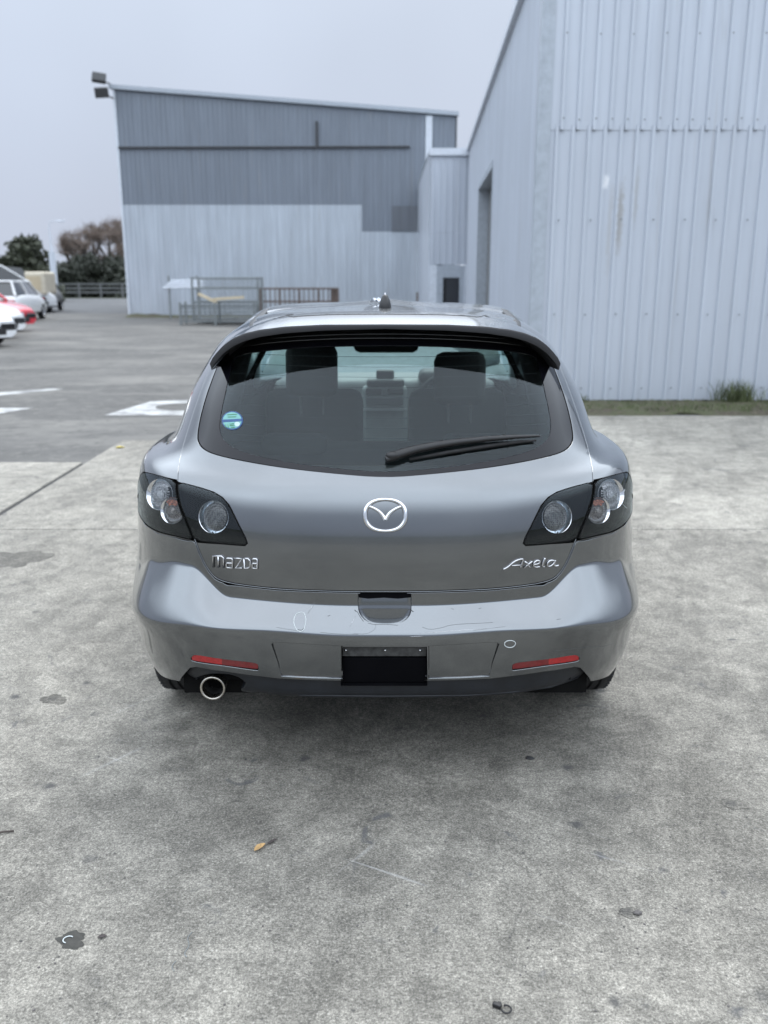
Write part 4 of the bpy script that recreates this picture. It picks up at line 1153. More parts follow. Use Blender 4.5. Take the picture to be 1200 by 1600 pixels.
NR, NS, NF = 26, 9, 12
rowsG = []
for (zr, zc, zs, zf, y0, Wr, Wsd, Wf, y1, Lr, Lf, nn) in SH:
    x, y = plan(y0, Wr, Lr, nn, y1, Wsd, Wf, Lf, NR, NS, NF)
    tr = np.clip(np.where(Wr > 0, x / max(Wr, 1e-6), 0), 0, 1) ** 2.2
    z = np.empty_like(x); m = len(x)
    z[:NR + 1] = zr + (zc - zr) * tr[:NR + 1]
    k = np.arange(1, NS) / NS; sm = k * k * (3 - 2 * k)
    z[NR + 1:NR + NS] = np.where(k < .5, zc + (zs - zc) * np.clip(k * 2.2, 0, 1) ** 1.0, zs)
    zz = np.linspace(0, 1, NF + 1); z[NR + NS:] = zs + (zf - zs) * (zz * zz * (3 - 2 * zz))
    half = np.stack([x, y, z], 1); left = half[1:][::-1] * np.array([-1, 1, 1])
    rowsG.append(np.vstack([left, half]))
S1 = Surf(np.array(rowsG))
GG = np.array(rowsG); mid_ = GG.shape[1] // 2
S1f = Surf(np.concatenate([GG[:, mid_:], GG[:, 1:mid_ + 1]], axis=1))     # same skin, parameter seam at the rear

car = empty('parked_hatchback', 'silver grey metallic five door hatchback parked rear end on in the middle of the photo', 'car')

# measured outlines (right half of the car, photograph pixels)
shut_r = [(602, 925), (645, 925), (700, 924), (770, 921), (831, 914), (855, 909), (868, 903), (877, 893), (885, 880), (893, 862), (899, 846),
          (905, 832), (914, 808), (921, 790), (926, 768), (927.5, 752), (926, 735), (921, 705), (909, 665), (892, 615), (875, 572), (868, 556), (850, 540)]
shut_top = [(850, 540), (820, 533), (760, 526), (680, 522), (602, 521)]
hatch_px = shut_r + shut_top[1:]
hatch_px = hatch_px + [(1204 - x, y) for x, y in hatch_px[::-1]][1:-1]
glass_r = [(602, 746.5), (680, 740), (760, 731), (830, 719), (868, 710), (884, 703), (893, 694), (896, 683), (893, 660), (885, 628), (872, 590), (861, 562), (852, 548)]
glass_px = glass_r + [(820, 541), (760, 534), (680, 530), (602, 529)]
glass_px = glass_px + [(1204 - x, y) for x, y in glass_px[::-1]][1:-1]
inner_r = [(602, 737), (660, 733), (740, 724), (800, 712), (838, 700), (856, 686), (862, 668), (858, 640), (850, 604), (843, 572), (838, 556), (800, 548), (700, 541), (602, 540)]
inner_px = inner_r + [(1204 - x, y) for x, y in inner_r[::-1]][1:-1]
lampi_r = [(926.4, 752.0), (893, 760.5), (870, 768), (856, 776.5), (845, 789), (833, 813), (819.5, 840), (816.5, 849), (821, 853.5), (860, 850.5), (900.0, 845.3), (907.2, 826), (915.3, 807), (922.2, 789), (926.3, 771)]
lampo_r = [(928.8, 751.2), (955, 742.5), (979, 736.5), (985, 743), (988.5, 760), (989.5, 782), (987, 803), (976.7, 820), (958, 831.5), (930, 838.5), (901.2, 845), (908.8, 826), (916.8, 807), (924.3, 788), (928, 770)]
hatch = S1.cam(chaikin(hatch_px, 1)); glassP = S1.cam(chaikin(glass_px, 2)); innerP = S1.cam(chaikin(inner_px, 2))
hi_px = [(x + (7 if x > 895 + (752 - y) * -.0 and i_ in (0, 10, 11, 12, 13, 14) else 0), y + (-2 if i_ == 0 else 1.5 if i_ == 10 else 0)) for i_, (x, y) in enumerate(lampi_r)]
ho_px = [(x - (7 if i_ in (0, 10, 11, 12, 13, 14) else 0), y + (-1 if i_ == 0 else 1.5 if i_ == 10 else 0)) for i_, (x, y) in enumerate(lampo_r)]
hli = S1.cam(hi_px); hlo = S1.cam(ho_px)
li = S1.cam(chaikin(lampi_r, 1)); lo_ = S1.cam(chaikin(lampo_r, 1)); liL, loL = mirror_uv(li), mirror_uv(lo_)

# ---- side openings
def arch(yc, r, n=28): return [(yc + r * cos(a), .315 + r * sin(a)) for a in np.linspace(-.35, pi + .35, n)]
RA, FA = .790, 3.43
archR = S1.side(arch(RA, .350)); archF = S1.side(arch(FA, .345))
win_f = [(2.02, 1.0), (2.9, .99), (3.02, 1.02), (2.62, 1.26), (2.42, 1.345), (2.05, 1.365)]
win_r = [(1.12, 1.075), (1.95, 1.005), (1.98, 1.36), (1.55, 1.375), (1.22, 1.345), (1.08, 1.20)]
win_q = [(.93, 1.105), (1.06, 1.09), (1.05, 1.18), (1.10, 1.27), (1.02, 1.25), (.94, 1.16)]
wh_ = S1.front([(.004, .985), (.30, .985), (.50, .993), (.60, 1.00), (.58, 1.10), (.56, 1.20), (.52, 1.30), (.48, 1.355), (.3, 1.378), (.004, 1.385)])
wh_[0, 0] = wh_[-1, 0] = S1.umax + .02
wins = [S1.side(chaikin(w_, 2)) for w_ in (win_f, win_r, win_q)]
wscr = S1f.front(chaikin([(-.60, 1.00), (-.30, .985), (.30, .985), (.60, 1.00), (.56, 1.20), (.48, 1.355), (.2, 1.385), (-.2, 1.385), (-.48, 1.355), (-.56, 1.20)], 2))

# ---- shell: everything but hatch, lamps, windows, rear bumper zone
bz_r = [(602, 925)] + shut_r[1:11] + [(902, 845.5), (930, 839.5), (958, 832.5), (976, 822)]
bz = S1.cam(bz_r[1:])
ub = S1.side([(.50, .80), (.50, .60), (.50, .40), (.50, .25)])
bz3 = S1.pos(bz[-1:, 0], bz[-1:, 1])[0]
bz_half = np.vstack([bz, S1.side([((bz3[1] + .5) / 2, bz3[2] + .012), (.5, bz3[2] + .014)]), ub[1:], [[ub[-1, 0], -0.05]]])
bumper_zone = np.vstack([bz_half, mirror_uv(bz_half)])
e_ = 1e-4
outerS = np.array([[-S1.umax + e_, e_], [S1.umax - e_, e_], [S1.umax - e_, S1.vmax - .02], [-S1.umax + e_, S1.vmax - .02]])
holes = [hatch] + wins + [mirror_uv(w_) for w_ in wins]
cut_panel('body_shell', S1, outerS, M['paint'], car, holes=holes, nolip=[hlo, mirror_uv(hlo), bumper_zone, wh_, mirror_uv(wh_), archR, archF, mirror_uv(archR), mirror_uv(archF)], step=0.022, gap=0.0, lip=.010)
for w_, nm in zip(wins, ('side_window',) * 3):
    for P_ in (w_, mirror_uv(w_)): cut_panel(nm, S1, P_, M['glass'], car, step=.05, off=-.004, lip=.002, gap=.002)
cut_panel('windscreen', S1f, wscr, M['glass'], car, step=.05, off=-.004, gap=.002, rim=False)

# ---- tailgate and its pieces
M_tail = M['paint']
tail = cut_panel('tailgate', S1, hatch, M_tail, car, holes=[glassP], nolip=[hli, mirror_uv(hli)], step=0.011, gap=0.0052, lip=.014, r=.0014)
fl_o = offset_poly(resample(hatch, .02), -.03)
cut_panel('door_seal', S1, fl_o, M['underbody_gap'], car, holes=[offset_poly(resample(glassP, .02), .012)], step=.025, off=-.016, rim=False)
# glass with its black printed border
cut_panel('rear_window', S1, glassP, M['rear_glass'], tail, step=.014, off=-.0035, gap=.003, rim=False)
cut_panel('glass_border', S1, glassP, M['frit'], tail, holes=[innerP], step=.014, off=-.0020, gap=.0035, lip=.003, r=.001)
cut_panel('window_gasket', S1, glassP, M['plast_dull'], tail, holes=[offset_poly(resample(glassP, .014), .0035)], step=.014, off=-.006, rim=False)
# heater lines on the glass
hl = MB()
for py in [556, 572, 588, 604, 620, 636, 652, 668, 684, 700]:
    x1 = np.interp(py, [560, 600, 640, 680, 705], [838, 848, 857, 858, 830]); 
    xs = np.linspace(1204 - x1, x1, 40)
    uv = S1.cam([(x, py - 9 * ((x - 602) / 280) ** 2) for x in xs]); p = S1.pos(uv[:, 0], uv[:, 1]) - S1.nrm(uv[:, 0], uv[:, 1]) * .006
    hl.tube([Vector(q) for q in p], .0007, 4)
o = hl.build('heater_line', M['plast_dull'], tail); o['kind'] = 'stuff'

# ---- lamps
def surf_frame(S, px, py, depth, lift=0.0, cam_only=True):
    uv = S.cam([(px, py)]); p = S.pos(uv[:, 0], uv[:, 1])[0]; n = S.nrm(uv[:, 0], uv[:, 1])[0]
    return Vector(p), Vector(n)
def disc_frame(S, px, py, depth, k_):
    p, n = surf_frame(S, px, py, depth)
    ax = (n * k_ + Vector((0, -1, .22 if k_ < .8 else .30)) * (1 - k_)).normalized(); q = p - n * depth
    z = ax; x = Vector((0, 0, 1)).cross(z).normalized(); y = z.cross(x)
    return Matrix.Translation(q) @ Matrix((x, y, z)).transposed().to_4x4()
def lamp(poly, name, label, rounds, parent, side):
    housing, floor = recess('lamp_housing', S1, offset_poly(resample(poly, .008), .002), (.034 if len(rounds) == 1 else .045), M['lamp_dark'] if len(rounds) == 1 else M['lamp_grey'], parent, taper=.004, step=.010)
    bpy.data.objects.remove(housing); floor.name = 'lamp_housing'
    lens = cut_panel(name, S1, poly, M['lamp_glass'], parent, step=.008, gap=.0010, lip=.004, r=.0008, off=.0008)
    floor.parent = lens
    w2 = cut_panel('lamp_rim', S1, poly, M['underbody_gap'], lens, holes=[offset_poly(resample(poly, .008), .0055)], step=.008, gap=.0010, off=.0012, lip=.02, r=.0006)
    if label: lens['label'] = label
    for (px, py, R, kind) in rounds:
        px_ = px if side > 0 else 1204 - px
        Mx = disc_frame(S1, px_, py, .0165 if kind == 'single' else (.018 if kind == 'clear' else .015), .85 if kind == 'single' else .45)
        if kind == 'single':
            b = MB(); b.lathe([(R * .77, -.001), (R * .80, .000), (R * .97, .013), (R * .995, .0135), (R * 1.0, .010), (R * 1.0, -.035)], Mx, 48); rg = b.build('chrome_ring', M['chrome'], lens, auto=50)
            b = MB(); b.lathe([(R * .785, .000), (R * .70, .004), (R * .5, .007), (R * .25, .0085), (.0001, .009)], Mx, 40); b.build('reflector', M['facet_grey'], lens, smooth=True)
            for k in range(6):
                a = k * pi / 3 + pi / 6
                b = MB(); b.lathe([(.0001, .0150), (.0018, .0145), (.0022, .012)], Mx @ Matrix.Translation((R * .91 * cos(a), R * .91 * sin(a), 0)), 8); b.build('stud', M['lamp_dark'], rg)
        else:
            mt = M['facet_warm'] if kind == 'amber' else M['facet_clear']
            b = MB(); b.lathe([(R * .80, -.001), (R * .82, .000), (R * .96, .009), (R * .99, .0095), (R, .006), (R, -.04)], Mx, 48); rg = b.build('chrome_ring', M['chrome'], lens, auto=50)
            b = MB(); b.lathe([(R * .81, .000), (R * .74, -.004), (R * .60, -.008), (.0001, -.010)], Mx, 40); b.build('reflector', M['facet_clear'], lens, smooth=True)
            # ring of small prism wedges round the bulb cap
            b = MB(); nseg = 22
            for k in range(nseg):
                a0 = 2 * pi * k / nseg; a1 = a0 + 2 * pi / nseg * .62
                V = [Mx @ Vector((r_ * cos(a), r_ * sin(a), h)) for r_, a, h in ((R * .34, a0, .004), (R * .34, a1, .004), (R * .64, a1, .000), (R * .64, a0, .000), (R * .49, (a0 + a1) / 2, .008))]
                b.add(V, [(0, 1, 4), (1, 2, 4), (2, 3, 4), (3, 0, 4)])
            o = b.build('prism_ring', mt, lens); o['kind'] = 'stuff'
            b = MB(); b.lathe([(R * .66, -.006), (R * .3, -.003), (R * .3, .003), (R * .2, .007), (.0001, .008)], Mx, 24); b.build('bulb_cap', mt, lens, smooth=True)
            if kind == 'amber':
                b = MB(); V = []; F = []
                for i in range(9):
                    a = pi * (.28 + .44 * i / 8)
                    for r_, h in ((R * .42, .009), (R * .84, .0085)): V.append(Mx @ Vector((r_ * cos(a), r_ * sin(a), h)))
                for i in range(8): F.append((2 * i, 2 * i + 1, 2 * i + 3, 2 * i + 2))
                b.add(V, F); b.build('amber_filter', M['facet_amber'], lens)
    return lens
for sd, pi_, po in ((1, li, lo_), (-1, liL, loL)):
    lamp(pi_, 'inner_lamp', 'smoked inner tail lamp on the tailgate, with one chrome ringed round reflector', [(871.5, 808, .0515, 'single')], tail, sd)
    lamp(po, 'outer_lamp', 'outer tail lamp on the car corner, with two overlapping round reflectors', [(960, 772, .051, 'clear'), (938.5, 798, .0425, 'amber')], car, sd)
for P_ in (lo_, loL):
    cut_panel('lamp_backing', S1, offset_poly(resample(P_, .02), -.02), M['underbody_gap'], car, step=.02, off=-.030, rim=False)

# ---- rear bumper
def sstep(a, b, x): t = np.clip((x - a) / (b - a), 0, 1); return t * t * (3 - 2 * t)
NB = 64
def bumper_rows():
    def row(z_fn, y0, W, L=.74, ymax=.50, nexp=3.35):
        ph = np.linspace(0, pi / 2, 900); x = W * np.sin(ph) ** (2 / nexp); y = y0 + L * (1 - np.cos(ph) ** (2 / nexp))
        ke = y <= ymax; x, y = x[ke], y[ke]
        d = np.concatenate([[0], np.cumsum(np.hypot(np.diff(x), np.diff(y)))]); q = np.linspace(0, d[-1], NB + 1)
        x = np.interp(q, d, x); y = np.interp(q, d, y)
        return np.stack([x, y, z_fn(x, y)], 1)
    zA = lambda x, y: .655 + .125 * sstep(.49, .60, x) + .035 * sstep(.62, .80, x) + .02 * sstep(.15, .5, y)       # under the tailgate / lamps
    zB = lambda x, y: .603 + .010 * sstep(.1, .5, x) + .088 * sstep(.485, .615, x) - .022 * sstep(.66, .76, x) - .045 * sstep(.77, .84, x)      # top of the shelf
    zC = lambda x, y: .528 + .016 * sstep(.1, .4, x) - .012 * sstep(.6, .76, x) - .004 * sstep(.78, .86, x)                                    # outer edge of the shelf
    mix = lambda f, g, k: (lambda x, y: f(x, y) * (1 - k) + g(x, y) * k)
    R = []
    R.append(row(zA, .053, .898, .85, nexp=3.0)); R.append(row(mix(zA, zB, .35), .053, .902, .85, nexp=3.0)); R.append(row(mix(zA, zB, .75), .053, .907, .85, nexp=2.98))
    R.append(row(mix(zB, zC, .00), .053, .911, .85, nexp=2.97)); R.append(row(mix(zB, zC, .06), .049, .910, .84, nexp=2.99))
    R.append(row(mix(zB, zC, .35), .034, .901, .80, nexp=3.25)); R.append(row(mix(zB, zC, .70), .014, .888, .76, nexp=3.75))
    R.append(row(mix(zB, zC, .97), .000, .880, nexp=4.1)); R.append(row(lambda x, y: zC(x, y) - .007, -.002, .879, nexp=4.1)); R.append(row(lambda x, y: zC(x, y) - .040, -.001, .880, nexp=3.9))
    R.append(row(lambda x, y: .44 + 0 * x, .004, .876, nexp=3.6)); R.append(row(lambda x, y: .37 + 0 * x, .014, .881))
    R.append(row(lambda x, y: .31 + 0 * x, .032, .870)); R.append(row(lambda x, y: .255 - .0 * x, .055, .847)); R.append(row(lambda x, y: .205 + 0 * x, .085, .805))
    out = []
    for r in R: out.append(np.vstack([r[1:][::-1] * np.array([-1, 1, 1]), r]))
    return np.array(out)
S2 = Surf(bumper_rows(), 'bspline')
top_r = [(602, 925 + 2.5)] + [(x + 1.2, y + 2.2) for x, y in shut_r[1:11]]
top_r = [(x, y) for x, y in top_r] + [(904, 846.5), (930, 841), (958, 834.2), (976, 823.5)]
tp = S2.cam(top_r)
tz = S2.pos(tp[-1:, 0], tp[-1:, 1])[0]
tp = np.vstack([tp, [[(tp[-1, 0] + S2.umax) / 2, tp[-1, 1] - .012]]])
bumper_bot = [(985, 985), (980, 1008), (967, 1042), (924, 1064), (916, 1052), (908, 1043), (898, 1041.5), (850, 1049), (800, 1056), (766, 1060), (690, 1063), (602, 1064)]
# side edge: run to the wheel arch end of the surface
sd_uv = np.array([[S2.umax - e_, tp[-1, 1] - .006], [S2.umax - e_, S2.vmax * .92]])
bb = S2.cam(bumper_bot[2:])
half = np.vstack([tp, sd_uv, bb])
bump_outer = np.vstack([half, mirror_uv(half)[1:-1]]) 
notch_px = [(557.5, 926), (557.5, 950), (560, 962), (567, 970), (579, 974.5), (602, 976), (625, 974.5), (637, 970), (643, 962), (646, 950), (646, 926), (602, 924)]
notch_px = [(559, 923), (559, 945), (560, 955), (564, 963), (571, 970), (583, 974), (602, 975), (621, 974), (633, 970), (640, 963), (643, 955), (643, 945), (643, 923), (602, 922)]
notch = S2.cam(chaikin(notch_px, 1))
ref_r = [(801, 1037), (812, 1034.5), (860, 1029), (896, 1023), (903, 1023.5), (907, 1028), (906, 1033), (896, 1036), (850, 1042), (806, 1048.5), (799, 1048.5), (799.5, 1042)]
ref = S2.cam(chaikin(ref_r, 1)); refL = mirror_uv(ref)
pan_r = [(668.5, 1009), (700, 1007), (760, 1003.5), (777, 1003.5), (781, 1006.5), (779, 1014), (771, 1036), (765, 1057.5), (720, 1060), (668.5, 1061)]
pan = S2.cam(pan_r); panL = mirror_uv(pan)
box_px = [(533, 1010.5), (667, 1010.5), (667.5, 1072), (532.5, 1072)]
boxp = S2.cam(box_px)
def clipb(P): return P
archB = S2.side([(q[0], q[1]) for q in arch(RA, .330, 40) if q[0] < .498] ); archB = np.vstack([archB, [[S2.umax + .02, archB[-1, 1]], [S2.umax + .02, archB[0, 1]]]])
bump = cut_panel('rear_bumper', S2, bump_outer, M['paint'], car, holes=[ref, refL, pan, panL], nolip=[notch, boxp, archB, mirror_uv(archB)], step=.0105, lip=.012, r=.0022)
# shallow pressed panels either side of the plate
for P_ in (pan, panL):
    recess('pressed_panel', S2, P_, lambda P: .0015 + .009 * np.clip((P[:, 2] - .405) / .09, 0, 1), M['paint'], bump, taper=.004, step=.010)
# latch scoop: deep under the tailgate, running out to nothing at its lower edge
zt_ = .60; zb_ = .545
def scoop(P): return np.clip((.050 + .16 * (P[:, 2] - .55) - P[:, 1]) / .86, .004, .06)
scoop_recess('latch_scoop', S2, notch, scoop, M['paint'], bump, .016, .006)
slot = S2.cam([(560, 921), (642, 921), (642, 934), (622, 936), (600, 934.5), (575, 936), (560, 934)])
cut_panel('latch_slot', S2, slot, M['black_open'], bump, step=.008, off=-.003, rim=False)
# plate well
recess('plate_well', S2, boxp, .028, M['black_open'], bump, taper=.001, step=.012)
def on(S, pts, off=0.0):
    uv = S.cam(pts); p = S.pos(uv[:, 0], uv[:, 1]) + S.nrm(uv[:, 0], uv[:, 1]) * off
    return [Vector(q) for q in p]
pl = cut_panel('plate_backing', S2, S2.cam([(534, 1012), (666, 1012), (666, 1029.5), (534, 1029.5)]), M['bracket'], bump, step=.01, off=-.018, lip=.008)
for px in (540, 602, 657):
    q = on(S2, [(px, 1020)], -.016)[0]
    b = MB(); b.lathe([(.0001, .004), (.004, .003), (.005, -.002)], Matrix.Translation(q) @ Matrix.Rotation(pi / 2, 4, 'X'), 10); b.build('plate_screw', M['chrome_dull'], pl, smooth=True)
cut_panel('blank_plate', S2, S2.cam([(533.5, 1033), (666.5, 1033), (666.5, 1070), (533.5, 1070)]), M['black_open'], bump, step=.012, off=-.014, lip=.01)
# reflectors with a brighter red outer and a darker red inner half
for sgn, P_, raw in ((1, ref, ref_r), (-1, refL, mx_(ref_r))):
    recess('reflector_pocket', S2, P_, .010, M['plast_dull'], bump, taper=.001, step=.008)
    def cutx(a, b_):
        lo, hi = min(a, b_), max(a, b_)
        top = lambda x: np.interp(x, [801, 812, 860, 896, 905], [1038.5, 1036, 1030.5, 1024.7, 1026])
        bot = lambda x: np.interp(x, [800, 806, 850, 896, 905], [1045.5, 1045.5, 1040, 1033.5, 1031.5])
        xs = np.linspace(lo, hi, 8); P2 = [(x, top(x)) for x in xs] + [(x, bot(x)) for x in xs[::-1]]
        return P2 if sgn > 0 else mx_(P2)[::-1]
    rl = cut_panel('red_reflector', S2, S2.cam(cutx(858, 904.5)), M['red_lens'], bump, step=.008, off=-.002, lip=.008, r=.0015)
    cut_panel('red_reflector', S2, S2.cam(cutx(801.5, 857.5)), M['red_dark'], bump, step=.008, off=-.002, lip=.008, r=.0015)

# ---- skirt below the bumper
def skirt_rows():
    def row(z, y0, W, L=.70, ymax=.46, nexp=3.0):
        ph = np.linspace(0, pi / 2, 900); x = W * np.sin(ph) ** (2 / nexp); y = y0 + L * (1 - np.cos(ph) ** (2 / nexp))
        ke = y <= ymax; x, y = x[ke], y[ke]; d = np.concatenate([[0], np.cumsum(np.hypot(np.diff(x), np.diff(y)))]); q = np.linspace(0, d[-1], 41)
        x = np.interp(q, d, x); y = np.interp(q, d, y); return np.stack([x, y, z + .0 * x], 1)
    R = [row(.46, .022, .865), row(.42, .020, .862), row(.38, .022, .856), row(.345, .028, .846), row(.32, .033, .836), row(.30, .045, .822), row(.282, .070, .80), row(.272, .12, .76)]
    return np.array([np.vstack([r[1:][::-1] * np.array([-1, 1, 1]), r]) for r in R])
S3 = Surf(skirt_rows(), 'bspline')
sk_r = [(602, 1058), (700, 1057), (766, 1054), (800, 1050), (850, 1043), (898, 1036), (910, 1038), (917, 1047), (925, 1064), (921, 1071), (890, 1079), (850, 1086), (790, 1095), (700, 1101), (602, 1102.5)]
sk_l = [(504, 1101), (440, 1097.5), (404, 1092), (394, 1084), (388, 1070), (378, 1059), (362, 1053), (345, 1051.5), (325, 1052), (308, 1056), (302, 1064), (300, 1073), (290, 1076), (279, 1068), (287, 1047), (294, 1038), (306, 1036), (354, 1043), (404, 1050), (438, 1054), (504, 1057)]
skp = S3.cam(sk_r + sk_l)
skbox = S3.cam([(533, 1048), (667, 1048), (667.5, 1071), (532.5, 1071)])
sk = cut_panel('rear_skirt', S3, chaikin(skp, 1), M['skirt'], car, nolip=[skbox], step=.012, lip=.03, r=.004)
ep = on(S3, [(404, 1085), (470, 1086), (540, 1087), (602, 1087.5), (664, 1087), (734, 1086), (800, 1081), (860, 1073), (905, 1063)], .0005)
sb = MB(); sb.tube(ep, .0035, 6); sb.build('skirt_crease', M['skirt'], sk, smooth=True)
# blanking shapes behind the bumper and skirt
b = MB(); b.box(-.66, .16, .26, .66, .60, .60); b.box(-.60, .13, .32, .60, .162, .58)
b.build('bumper_beam', M['underbody_gap'], car)

# ---- exhaust
pc = at_y(332, 1076, .085)
Mx = Matrix.Translation(pc) @ Matrix.Rotation(pi / 2 - .03, 4, 'X')
b = MB(); b.lathe([(.0385, -.50), (.0385, -.012), (.0405, -.004), (.0395, .0), (.0345, .0), (.033, -.006), (.033, -.4)], Mx, 40)
ex = b.build('exhaust_pipe', M['steel_pipe'], car, smooth=True)
b = MB(); b.lathe([(.0325, -.03), (.0325, -.30), (.0001, -.30)], Mx, 32); b.build('pipe_bore', M['soot'], ex, smooth=True)
b = MB(); b.bevbox(-.62, .45, .20, -.08, .80, .40, .05); b.build('silencer', M['underbody_gap'], car)

# ---- underside
b = MB(); b.bevbox(-.64, .50, .20, .64, 4.1, .34, .05); b.box(-.66, .62, .34, .66, 4.0, .40); b.build('floor_pan', M['underbody_gap'], car)
for y_ in (RA, FA):
    for s_ in (-1, 1):
        b = MB(); V = []; F = []
        for i, a in enumerate(np.linspace(.1, pi - .1, 20)):
            for xx in (.79, .55): V.append((s_ * xx, y_ + .355 * cos(a), .315 + .355 * sin(a)))
        for i in range(19): F.append((2 * i, 2 * i + 1, 2 * i + 3, 2 * i + 2))
        b.add(V, F); b.build('wheel_arch_liner', M['underbody_gap'], car)

# ---- wheels
def big_wheel(x, y, s_):
    R = .316; wd = .205
    Mx = Matrix.Translation((x, y, R)) @ Matrix.Rotation(pi / 2 * (-s_), 4, 'X') if False else Matrix.Translation((x, y, R)) @ Matrix.Rotation(pi / 2 * s_, 4, 'Y')
    prof = [(.205, -wd * .46), (.215, -wd / 2), (.27, -wd / 2 - .004), (.300, -wd * .47), (.311, -wd * .38), (R, -wd * .30)]
    for k in range(4):
        c = -wd * .30 + (k + .5) * wd * .15 * 1.0
        prof += [(R, c - .006), (R - .008, c - .003), (R - .008, c + .003), (R, c + .006)]
    prof += [(R, wd * .30), (.311, wd * .38), (.300, wd * .47), (.27, wd / 2 + .004), (.215, wd / 2), (.205, wd * .46)]
    b = MB(); b.lathe(prof, Mx, 64); ty = b.build('wheel', M['rubber'], car, auto=35)
    b = MB(); b.lathe([(.206, wd * .47), (.198, wd * .40), (.190, wd * .30), (.190, -wd * .42)], Mx, 40)
    for k in range(7):
        a = 2 * pi * k / 7; R2 = Mx @ Matrix.Rotation(a, 4, 'Z'); b.bevbox(.03, -.018, wd * .24, .198, .018, wd * .36, .008, R2)
    b.lathe([(.06, wd * .22), (.06, wd * .37), (.03, wd * .40), (.0001, wd * .40)], Mx, 20)
    b.build('rim', M['chrome_dull'], ty, auto=35)
    b = MB()
    for k in range(64):
        a = 2 * pi * k / 64
        for sg in (-1, 1):
            b.box(R - .012, -.004, min(sg * wd * .32, sg * wd * .44), R - .0035, .004, max(sg * wd * .32, sg * wd * .44), Mx @ Matrix.Rotation(a, 4, 'Z'))
    o = b.build('tread_block', M['rubber'], ty); o['kind'] = 'stuff'
for y_ in (RA, FA):
    for s_ in (-1, 1): big_wheel(s_ * .758, y_, s_)

# ---- roof spoiler over the rear window
def spoiler():
    st = []
    # x, then lip point (y,z), top mid, front-top, underside front
    xs = np.linspace(0, 1, 25)
    V = []; F = []; m = 0
    half = []
    for k, t_ in enumerate(xs):
        a = t_
        # trailing edge measured from the photograph (right half)
        px = np.interp(a, [0, .15, .3, .45, .6, .7, .78, .85, .91, .96, 1], [602, 650, 700, 748, 792, 820, 840, 854, 865, 872, 876])
        pyl = np.interp(px, [602, 700, 760, 800, 825, 845, 858, 868, 874, 876], [509.5, 510, 513, 518, 524, 533, 543, 554, 562, 568])
        yl = .300 + .165 * (abs(px - 602) / 274) ** 3.4
        lip = at_y(px + CX * 0, pyl, yl)
        x = lip.x - 0.0
        zl = lip.z
        drop = .009 + .013 * a
        low = Vector((x * .992, yl + .003, zl - drop))
        half.append((x, yl, zl, low))
    return half
half = spoiler()
V = []; F = []
sec_n = None
def roof_pt(x, y):
    """height of the shell above (x, y) near the roof's rear"""
    uv = S1.inv([(x, y)], lambda p: p[..., :2], lambda p, n: (p[:, 2] > 1.2) & (p[:, 1] < 1.4))
    p = S1.pos(uv[:, 0], uv[:, 1])[0]; n = S1.nrm(uv[:, 0], uv[:, 1])[0]; return Vector(p), Vector(n)
secs = []
for i, (x, yl, zl, low) in enumerate(half):
    a = i / (len(half) - 1)
    # front of the spoiler sits on the roof edge
    fx = min(x * (.93 - .10 * a ** 3), .445); fy = .70 - .10 * a ** 2
    fp, fn = roof_pt(max(fx, .002), fy); fp = fp + fn * .0035
    mid = Vector((x * (1 - .02 * a), (yl * .62 + fp.y * .38), 0)); mid.x = x + (fp.x - x) * .30
    mid.z = zl + (fp.z - zl) * .42 + .012 * (1 - .3 * a)
    mid2 = Vector((x + (fp.x - x) * .70, yl + (fp.y - yl) * .74, zl + (fp.z - zl) * .80 + .007))
    lipt = Vector((x, yl, zl)); lipt2 = Vector((x + (fp.x - x) * .04, yl + .012, zl + .003 + .002))
    un = Vector((x * .975, yl + .10, low.z + .004)); 
    # underside runs forward to the tailgate skin above the glass
    gy = yl + .19 - .07 * a; un2 = Vector((x * .96, gy, low.z + .004 - .0 * a))
    fb = Vector((fp.x * .985, fp.y - .02, fp.z - .03))
    secs.append([fp, mid2, mid, lipt2, lipt, low, un, un2, fb])
full = [[Vector((-p.x, p.y, p.z)) for p in s_] for s_ in secs[:0:-1]] + secs
K = len(secs[0])
def ipl(P, n):   # smooth resampling of the upper skin
    t = np.arange(len(P)); B = nspline_basis(t.astype(float), np.linspace(0, len(P) - 1, n)); return B @ np.array([tuple(p) for p in P])
up_rows = np.array([ipl(s_[:4], 10) for s_ in full]).transpose(1, 0, 2)
S4 = Surf(up_rows)
sp_ = cut_panel('roof_spoiler', S4, np.array([[-S4.umax + e_, e_], [S4.umax - e_, e_], [S4.umax - e_, S4.vmax - e_], [-S4.umax + e_, S4.vmax - e_]]), M['paint'], car, step=.014, rim=False)
V = []; F = []; m = len(full)
low_rows = [[s_[k] for s_ in full] for k in (3, 4, 5)]
for r_ in low_rows: V += r_
for a in range(2):
    for i in range(m - 1): F.append((a * m + i, a * m + i + 1, (a + 1) * m + i + 1, (a + 1) * m + i))
mobj('spoiler_lip', V, F, M['paint'], sp_, True)
V = []; F = []
for k in (5, 6, 7, 8): V += [s_[k] for s_ in full]
for a in range(3):
    for i in range(m - 1): F.append((a * m + i, a * m + i + 1, (a + 1) * m + i + 1, (a + 1) * m + i))
for s0 in (0, m - 1): pass
mobj('spoiler_underside', V, F, M['plast_dull'], sp_, True)
ends = MB()
for idx in (0, -1):
    s_ = full[idx]; ends.add([tuple(p) for p in s_], [tuple(range(K))])
ends.build('spoiler_end', M['paint'], sp_)
# seam between spoiler and roof
sm_r = [(602, 491), (680, 491.5), (735, 494), (748, 496), (760, 492), (775, 490), (784, 492), (792, 499)]
for pts in (sm_r, mx_(sm_r)):
    p_ = on(S4, chaikin(pts, 1, False), .0003); b = MB(); b.tube(p_, .0017, 5); b.build('spoiler_seam', M['scratch'], sp_, smooth=True)
